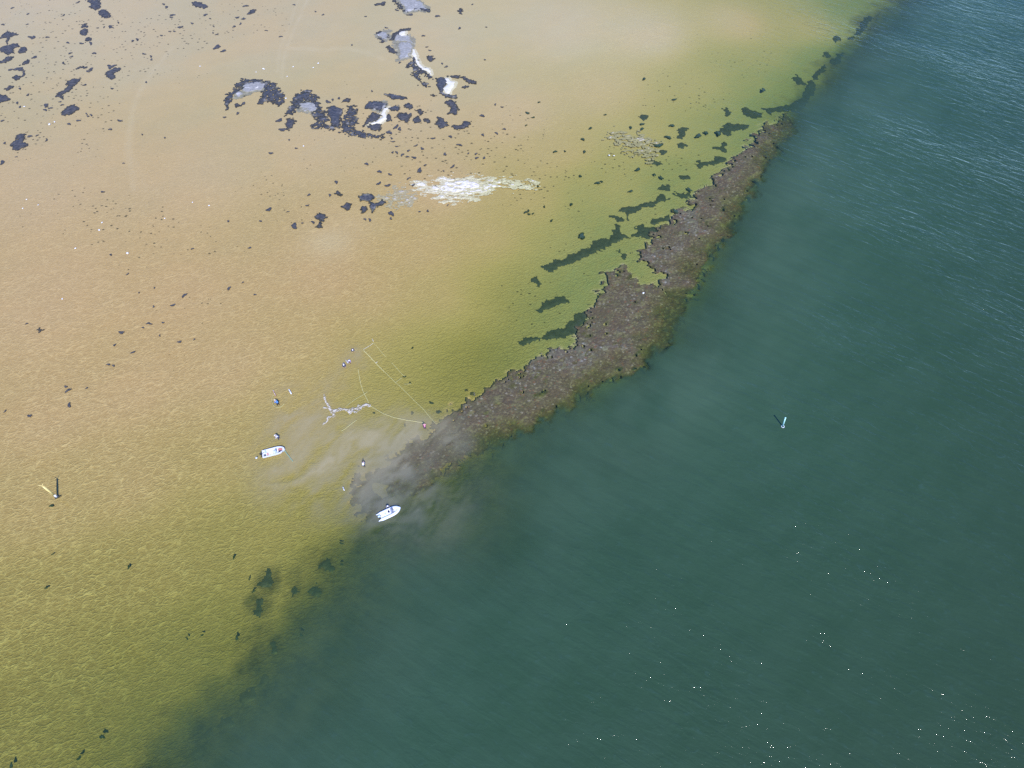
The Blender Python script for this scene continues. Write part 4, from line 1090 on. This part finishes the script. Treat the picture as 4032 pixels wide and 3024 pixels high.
def outboard(parent, x, mat_cowl, h=.75):
    bm = bmesh.new(); add_box(bm, (x - .22, 0, h), (.50, .34, .44), 0, .10, .82); c = bm_obj("outboard_motor", bm, mat_cowl, parent, True)
    bm = bmesh.new(); add_box(bm, (x - .20, 0, .22), (.20, .13, .66), 0, .04); add_box(bm, (x - .26, 0, -.30), (.42, .05, .26), 0, .02); add_tube(bm, [(x - .02, 0, -.30), (x - .2, 0, -.30), (x - .5, 0, -.30)], [.05, .075, .03], 10)
    bm_obj("motor_leg", bm, M_BLK, c)
    bm = bmesh.new()
    for k in range(3):
        add_box(bm, (x - .50, .11 * math.cos(k * 2.09), -.30 + .11 * math.sin(k * 2.09)), (.02, .10, .16), 0, 0, 1, Matrix.Rotation(k * 2.09, 4, 'X') @ Matrix.Rotation(.5, 4, 'Z'))
    bm_obj("propeller", bm, M_STEEL, c)
    bm = bmesh.new(); add_tube(bm, [(x + .02, 0, h - .05), (x + .25, .05, h + .02), (x + .48, .09, h + .04)], [.03, .025, .03], 8); bm_obj("tiller", bm, M_BLK, c, True)

def skiff(loc, ang, L, W):
    e = thing("motor_skiff", loc, ang, "open white skiff with a black outboard, aground on the sand with a green rope", "boat", "small white motorboats")
    ns = 15
    outer, inner, rim = [], [], []
    for i in range(ns):
        t = i / (ns - 1)
        x = -L / 2 + L * t
        hb = W / 2 * (1 - .06 * (1 - t)) * (1 - max(0, (t - .5) / .5) ** 2.6 * .97) ** .62
        hb = max(hb, .03)
        sheer = .50 + .20 * max(0, t - .4) ** 1.4
        ch = hb * .86 if t < .8 else hb * .7
        keel = -.16 + .22 * max(0, t - .75) ** 1.3 * 2
        outer.append([(x, -hb, sheer), (x, -hb * .97, sheer * .6), (x, -ch, .05), (x, -ch * .45, keel * .6), (x, 0, keel), (x, ch * .45, keel * .6), (x, ch, .05), (x, hb * .97, sheer * .6), (x, hb, sheer)])
        g = .16 if t < .85 else .16 * (1 - (t - .85) / .15 * .6)
        hi = max(hb - g, .01)
        xi = min(max(x, -L / 2 + .16), L / 2 - .22)
        inner.append([(xi, -hi, sheer + .02), (xi, -hi * .96, .24), (xi, -hi * .5, .20), (xi, 0, .20), (xi, hi * .5, .20), (xi, hi * .96, .24), (xi, hi, sheer + .02)])
        rim.append((x, hb, hi, sheer, xi))
    bm = bmesh.new()
    rows = loft(bm, outer)
    bm.faces.new(rows[0][::-1]); bm.faces.new(rows[-1])
    bm_obj("hull", bm, M_GEL, e)
    bm = bmesh.new()
    rows = loft(bm, inner)
    bm.faces.new(rows[0][::-1]); bm.faces.new(rows[-1])
    bm_obj("cockpit_floor", bm, M_DECK, e)
    bm = bmesh.new()
    for sgn in (-1, 1):
        secs = [[(x, sgn * (hb + .02), s - .03), (x, sgn * (hb + .02), s + .03), (xi, sgn * hi, s + .035), (xi, sgn * hi, s - .02)] for x, hb, hi, s, xi in rim]
        loft(bm, secs)
    add_box(bm, (-L / 2 + .07, 0, .49), (.18, W * .92, .10), 0, .02)
    add_box(bm, (L / 2 - .20, 0, .60), (.34, .30, .07), 0, .03)
    bm_obj("gunwale", bm, M_GEL, e)
    bm = bmesh.new(); add_box(bm, (.42, -.05, .52), (.42, .60, .66), 0, .06, .8); c = bm_obj("console", bm, M_GREYP, e)
    bm = bmesh.new(); add_box(bm, (.60, -.05, .96), (.03, .52, .26), 0, .01, 1, Matrix.Rotation(-.35, 4, 'Y')); bm_obj("windscreen", bm, M_GLASS, c)
    bm = bmesh.new()
    for k in range(12):
        a0, a1 = k / 12 * 6.283, (k + 1) / 12 * 6.283
        add_tube(bm, [(.16 + .05 * math.cos(a0), -.05 + .17 * math.sin(a0), .78 + .14 * math.cos(a0)), (.16 + .05 * math.cos(a1), -.05 + .17 * math.sin(a1), .78 + .14 * math.cos(a1))], .016, 6)
    bm_obj("steering_wheel", bm, M_BLK, c, True)
    bm = bmesh.new(); add_box(bm, (-.30, 0, .38), (.46, W - .42, .10), 0, .03); add_box(bm, (-.30, 0, .27), (.30, W - .60, .16), 0, .01); bm_obj("thwart", bm, M_DECK, e)
    bm = bmesh.new(); add_box(bm, (L / 2 - .75, -.34, .46), (.82, .30, .14), -.36, .03); bm_obj("bow_cushion", bm, M_NAVY, e)
    outboard(e, -L / 2, M_BLK)
    # loose gear, each a thing of its own
    def gear(name, c, s, rz, mat, lab, cat, extra=None):
        M = Matrix.Translation(loc) @ Matrix.Rotation(ang, 4, 'Z')
        g = thing(name, M @ Vector((c[0], c[1], c[2] - s[2] / 2)), ang + rz, lab, cat)
        bm = bmesh.new(); add_box(bm, (0, 0, s[2] / 2), s, 0, .03, .94); bm_obj("bin", bm, mat, g)
        bm = bmesh.new(); add_box(bm, (0, 0, s[2] + .02), (s[0] * 1.02, s[1] * 1.02, .04), 0, .01); bm_obj("lid", bm, mat, g)
        return g
    gear("storage_box", (-L / 2 + .62, .42, .38), (.34, .42, .30), .1, M_GREYP, "pale blue box in the stern of the skiff on the sand", "box")
    gear("storage_box", (-L / 2 + .44, -.38, .38), (.26, .34, .28), 0, paint("dark green plastic", (.05, .08, .075), .5), "dark box beside the outboard of the skiff on the sand", "box")
    gear("storage_box", (-L / 2 + .95, -.22, .36), (.30, .42, .24), .05, M_PINK, "faded red crate behind the thwart of the skiff on the sand", "crate")
    gear("storage_box", (.92, -.52, .34), (.20, .20, .22), .2, M_NAVY, "little navy box right of the console of the skiff on the sand", "box")
    for (y0, y1, lab) in ((.26, .06, "upper red sail bag in the bow of the skiff on the sand"), (.02, -.10, "lower red sail bag in the bow of the skiff on the sand")):
        M = Matrix.Translation(loc) @ Matrix.Rotation(ang, 4, 'Z')
        bm = bmesh.new(); add_tube(bm, [(0, 0, 0), (.2, 0, .02), (.6, (y1 - y0) * .6, .03), (.95, y1 - y0, .06)], [.05, .09, .09, .04], 10)
        o = bm_obj("sail_bag", bm, M_ORANGE, smooth=True); o.location = M @ Vector((L / 2 - 1.25, y0, .48)); o.rotation_euler = (0, 0, ang)
        tag(o, lab, "bag")
    return e

def rib(loc, ang, L, W):
    e = thing("inflatable_boat", loc, ang, "white inflatable boat with twin pointed stern tubes, anchored at the mussel bed", "boat", "small white motorboats")
    r = W * .155
    half = []
    pts = [(-L / 2, W / 2 - r * .75), (-L / 2 + .35, W / 2 - r), (-L * .2, W / 2 - r), (L * .1, W / 2 - r), (L * .27, W / 2 - r * 1.3), (L * .38, W / 2 - r * 2.0), (L * .45, W / 2 - r * 3.0), (L * .475, 0)]
    left = smooth_path([(x, y, .38 + max(0, x / L) * .4) for x, y in pts], 5)
    n = len(left)
    rad = [min(r, .05 + .30 * (p.x + L / 2)) for p in left]
    full = left + [Vector((p.x, -p.y, p.z)) for p in left[::-1][1:]]
    bm = bmesh.new(); add_tube(bm, full, rad + rad[::-1][1:], 16); tb = bm_obj("hull_tube", bm, M_TUBE, e, True)
    bm = bmesh.new()
    loft(bm, [[(x, -w, .22), (x, -w * .9, .02), (x, 0, -.22 + max(0, x) * .12), (x, w * .9, .02), (x, w, .22)] for x, w in ((-L * .36, W / 2 - r), (-L * .1, W / 2 - r), (L * .15, W / 2 - r), (L * .3, W / 2 - r * 1.6), (L * .42, W / 2 - r * 2.8))])
    bm_obj("keel", bm, M_GEL, e)
    bm = bmesh.new()
    fl = [(-L * .355, W / 2 - r * 1.1), (L * .12, W / 2 - r * 1.1), (L * .28, W / 2 - r * 1.6), (L * .40, W / 2 - r * 2.8)]
    loft(bm, [[(x, -w, .26), (x, 0, .28), (x, w, .26)] for x, w in fl]); loft(bm, [[(x, -w, .23), (x, 0, .25), (x, w, .23)] for x, w in fl])
    bm_obj("deck", bm, M_DECK, e)
    bm = bmesh.new(); add_box(bm, (-L * .36, 0, .42), (.06, W - 2.2 * r, .42), 0, .015); bm_obj("transom", bm, M_GEL, e)
    bm = bmesh.new(); add_box(bm, (L * .33, 0, .50), (.70, .62, .12), 0, .05, .9); bm_obj("bow_locker", bm, M_GEL, e)
    bm = bmesh.new(); add_box(bm, (L * .16, .16, .62), (.50, .70, .70), 0, .07, .84); c = bm_obj("console", bm, paint("grey console", (.30, .34, .42), .5), e)
    bm = bmesh.new(); add_box(bm, (L * .16 + .22, .16, 1.06), (.03, .62, .30), 0, .01, 1, Matrix.Rotation(-.5, 4, 'Y')); bm_obj("windscreen", bm, M_GLASS, c)
    bm = bmesh.new()
    add_tube(bm, [(L * .16 + .05, .52, .5), (L * .16 + .05, .50, 1.15), (L * .16 + .05, -.18, 1.15), (L * .16 + .05, -.20, .5)], .022, 8); bm_obj("grab_rail", bm, M_BLK, c, True)
    bm = bmesh.new(); add_box(bm, (L * .02, .12, .50), (.34, .46, .44), 0, .05); s = bm_obj("seat", bm, M_GEL, e)
    bm = bmesh.new(); add_box(bm, (L * .02, .12, .76), (.30, .42, .08), 0, .03); bm_obj("cushion", bm, M_NAVY, s)
    bm = bmesh.new(); add_box(bm, (-L * .13, .20, .40), (.36, .34, .24), 0, .04); bm_obj("stern_seat", bm, M_GREYP, e)
    bm = bmesh.new(); add_tube(bm, [(L * .36, -.20, .58), (L * .37, -.10, .66), (L * .36, .02, .58)], .03, 8); bm_obj("bow_handle", bm, M_BLK, e, True)
    outboard(e, -L * .36, paint("pale blue engine cowl", (.56, .68, .74), .35), .80)
    return e

a = Vector((*at(1034, 1790, .3), 0)); b = Vector((*at(1120, 1766, .5), 0))
ang1 = math.atan2(b.y - a.y, b.x - a.x); L1 = (b - a).length
skiff((a + b) / 2 + Vector((0, 0, -.02)), ang1, L1, L1 * .40)
a = Vector((*at(1486, 2040, .4), 0)); b = Vector((*at(1574, 1999, .6), 0))
ang2 = math.atan2(b.y - a.y, b.x - a.x); L2 = (b - a).length
rib((a + b) / 2, ang2, L2, L2 * .42)
print("boat lengths", L1, L2)

# ------------------------------------------------------------------ people
SKIN = paint("skin", (.55, .33, .24), .6)
def skin_mesh(name, nodes, edges, mat, parent, sub=1):
    """One continuous surface grown round a skeleton. nodes: name -> (position, radius)."""
    me = bpy.data.meshes.new(name)
    keys = list(nodes)
    me.from_pydata([nodes[k][0] for k in keys], [(keys.index(a), keys.index(b)) for a, b in edges], [])
    o = bpy.data.objects.new(name, me)
    col.objects.link(o)
    m = o.modifiers.new("skin", 'SKIN')
    for i, k in enumerate(keys):
        r = nodes[k][1]
        me.skin_vertices[0].data[i].radius = (r, r) if not isinstance(r, tuple) else r
    me.skin_vertices[0].data[0].use_root = True
    s = o.modifiers.new("sub", 'SUBSURF'); s.levels = sub; s.render_levels = sub
    dg = bpy.context.evaluated_depsgraph_get()
    nm = bpy.data.meshes.new_from_object(o.evaluated_get(dg))
    bpy.data.objects.remove(o)
    for p in nm.polygons: p.use_smooth = True
    nm.materials.clear()
    nm.name = name
    return link(name, nm, mat, parent)

def person(u, v, label, top_c, leg_c, head_c=None, face=0.0, lean=.3, reach=.5, crouch=0.0, pack=None, depth=None, hat=True, zref=None):
    """A wading person. (u, v) is the photo position of the hips at about 1 m over the bed."""
    x, y = at(u, v, .3 if zref is None else zref)
    d = depth if depth is not None else min(depth_at(x, y), .30)
    e = thing("person", (x, y, -d), face, label, "person", "people wading by the boats")
    hipz = .90 - crouch
    sx = math.sin(lean); cz = math.cos(lean)
    def up(k, side=0.0, f=0.0):      # point along the leaning trunk, k metres above the hips
        return Vector((k * sx + f * cz, side, hipz + k * cz - f * sx))
    N = {}
    N['pelvis'] = (Vector((0, 0, hipz)), (.155, .12)); N['waist'] = (up(.20), (.135, .11)); N['chest'] = (up(.42), (.165, .125)); N['collar'] = (up(.53), (.12, .09))
    N['neck'] = (up(.60, 0, .01), .055); N['jaw'] = (up(.67, 0, .04), .07); N['head'] = (up(.76, 0, .03), .095); N['crown'] = (up(.84, 0, .01), .07); N['nose'] = (up(.73, 0, .125), .014)
    E = [('pelvis', 'waist'), ('waist', 'chest'), ('chest', 'collar'), ('collar', 'neck'), ('neck', 'jaw'), ('jaw', 'head'), ('head', 'crown'), ('head', 'nose')]
    for sg, s in (('l', 1), ('r', -1)):
        N['shoulder' + sg] = (up(.50, s * .185), .065)
        elb = up(.26, s * .26, .10 + reach * .18); wr = up(.12 + reach * .14, s * .20, .26 + reach * .26)
        N['elbow' + sg] = (elb, .043); N['wrist' + sg] = (wr, .028)
        dr = (wr - elb).normalized()
        N['palm' + sg] = (wr + dr * .07, (.034, .018))
        E += [('collar', 'shoulder' + sg), ('shoulder' + sg, 'elbow' + sg), ('elbow' + sg, 'wrist' + sg), ('wrist' + sg, 'palm' + sg)]
        sd = Vector((0, 1, 0))
        for j, (o_, ln) in enumerate(((-.030, .060), (-.010, .075), (.011, .072), (.031, .055))):
            q1 = wr + dr * .095 + sd * o_; q2 = q1 + dr * ln * .5; q3 = q2 + dr * ln * .4 + Vector((0, 0, -.02))
            N[f'k{j}{sg}'] = (q1, .010); N[f'm{j}{sg}'] = (q2, .009); N[f't{j}{sg}'] = (q3, .008)
            E += [('palm' + sg, f'k{j}{sg}'), (f'k{j}{sg}', f'm{j}{sg}'), (f'm{j}{sg}', f't{j}{sg}')]
        th = wr + dr * .04 + sd * (-s * .035); N['th1' + sg] = (th, .011); N['th2' + sg] = (th + dr * .04 + sd * (-s * .015), .010)
        E += [('wrist' + sg, 'th1' + sg), ('th1' + sg, 'th2' + sg)]
        N['hip' + sg] = (Vector((.0, s * .10, hipz - .06)), .095)
        N['knee' + sg] = (Vector((.04 + crouch * .8 + .05 * s, s * .13, .48 - crouch * .15)), .062); N['ankle' + sg] = (Vector((-.03 + .10 * s, s * .14, .09)), .042); N['toe' + sg] = (Vector((.14 + .10 * s, s * .16, .04)), .035)
        E += [('pelvis', 'hip' + sg), ('hip' + sg, 'knee' + sg), ('knee' + sg, 'ankle' + sg), ('ankle' + sg, 'toe' + sg)]
    e.scale = (1.08, 1.08, 1.08)
    body = skin_mesh("body", N, E, SKIN, e)
    g = lambda k, dr=.02: (N[k][0], tuple(q + dr for q in N[k][1]) if isinstance(N[k][1], tuple) else N[k][1] + dr)
    J = {k: g(k, .028) for k in ['waist', 'pelvis', 'chest', 'collar', 'shoulderl', 'shoulderr', 'elbowl', 'elbowr']}
    for sg in 'lr':
        J['cuff' + sg] = (N['elbow' + sg][0].lerp(N['wrist' + sg][0], .85), .045)
    jk = skin_mesh("jacket", J, [('waist', 'pelvis'), ('waist', 'chest'), ('chest', 'collar')] + [q for s in 'lr' for q in (('collar', 'shoulder' + s), ('shoulder' + s, 'elbow' + s), ('elbow' + s, 'cuff' + s))], top_c, e)
    T = {k: g(k, .022) for k in ['pelvis', 'hipl', 'hipr', 'kneel', 'kneer', 'anklel', 'ankler', 'toel', 'toer']}
    skin_mesh("waders", T, [q for s in 'lr' for q in (('pelvis', 'hip' + s), ('hip' + s, 'knee' + s), ('knee' + s, 'ankle' + s), ('ankle' + s, 'toe' + s))], leg_c, e)
    c = N['head'][0]
    Rm = Matrix.Rotation(lean, 3, 'Y')
    bm = bmesh.new()
    for s in (1, -1):
        add_ball(bm, c + Rm @ Vector((.085, s * .035, .0)), (.014, .014, .014), seg=8)
    bm_obj("eyes", bm, M_BLK, body, True)
    bm = bmesh.new()
    add_ball(bm, c + Rm @ Vector((-.012, 0, .045)), (.108, .100, .09), Rm, 14)
    if hat:
        add_box(bm, c + Rm @ Vector((.12, 0, .05)), (.12, .15, .018), 0, .008, 1, Rm.to_4x4())
    bm_obj("cap" if hat else "hair", bm, head_c, e, True)
    if pack:
        bm = bmesh.new(); add_box(bm, up(.36, 0, -.24), (.22, .34, .46), 0, .06, .9, Rm.to_4x4())
        bm_obj("backpack", bm, pack, e)
    return e

M_NVJ = paint("navy blue jacket", (.035, .045, .12), .7); M_WJ = paint("white shirt", (.80, .80, .82), .7); M_LILAC = paint("grey lilac shirt", (.48, .42, .56), .7)
M_BLUEP = paint("bright blue backpack", (.10, .28, .62), .6); M_WADE = paint("black neoprene", (.022, .025, .032), .5); M_REDJ = paint("pink shirt", (.72, .26, .36), .7)
M_GREYJ = paint("grey wetsuit", (.20, .20, .25), .6); M_HAIRD = paint("dark hair", (.03, .022, .018), .7); M_WHC = paint("white cap cloth", (.84, .84, .84), .7); M_PLUM = paint("plum waders", (.10, .04, .08), .6)

person(1389, 1379, "person in a dark suit and white cap bending alone above the pair", M_NVJ, M_WADE, M_WHC, face=R(-70), lean=.75, reach=.8)
person(1375, 1425, "person in a lilac shirt at the right of the pair, beside the white staff", M_LILAC, M_PLUM, M_WHC, face=R(-60), lean=.5, reach=.6)
person(1356, 1441, "person in a navy jacket with a grey bag at the left of the pair", M_NVJ, M_NVJ, M_WHC, face=R(-75), lean=.5, reach=.7, pack=M_GREYJ)
person(1093, 1590, "person with a bright blue backpack standing in the looped line", M_BLUEP, M_WADE, M_WHC, face=R(150), lean=.35, reach=.5, pack=M_BLUEP)
person(1096, 1723, "person in a white shirt standing above the skiff on the sand", M_WJ, M_NVJ, M_WHC, face=R(200), lean=.4, reach=.6)
person(1673, 1684, "person in a pink shirt holding the end of the yellow line", M_REDJ, M_PLUM, M_HAIRD, face=R(100), lean=.45, reach=.8, hat=False)
person(1433, 1834, "person in a grey wetsuit with a white pack standing near the mussel bed", M_GREYJ, M_WADE, M_HAIRD, face=R(90), lean=.5, reach=.5, pack=M_WHC, hat=False)
person(1524, 1990, "person in a white cap holding the side of the inflatable boat", paint("slate shirt", (.20, .21, .26), .7), M_WADE, M_WHC, face=R(-60), lean=.35, reach=1.0, zref=.6, depth=.75)
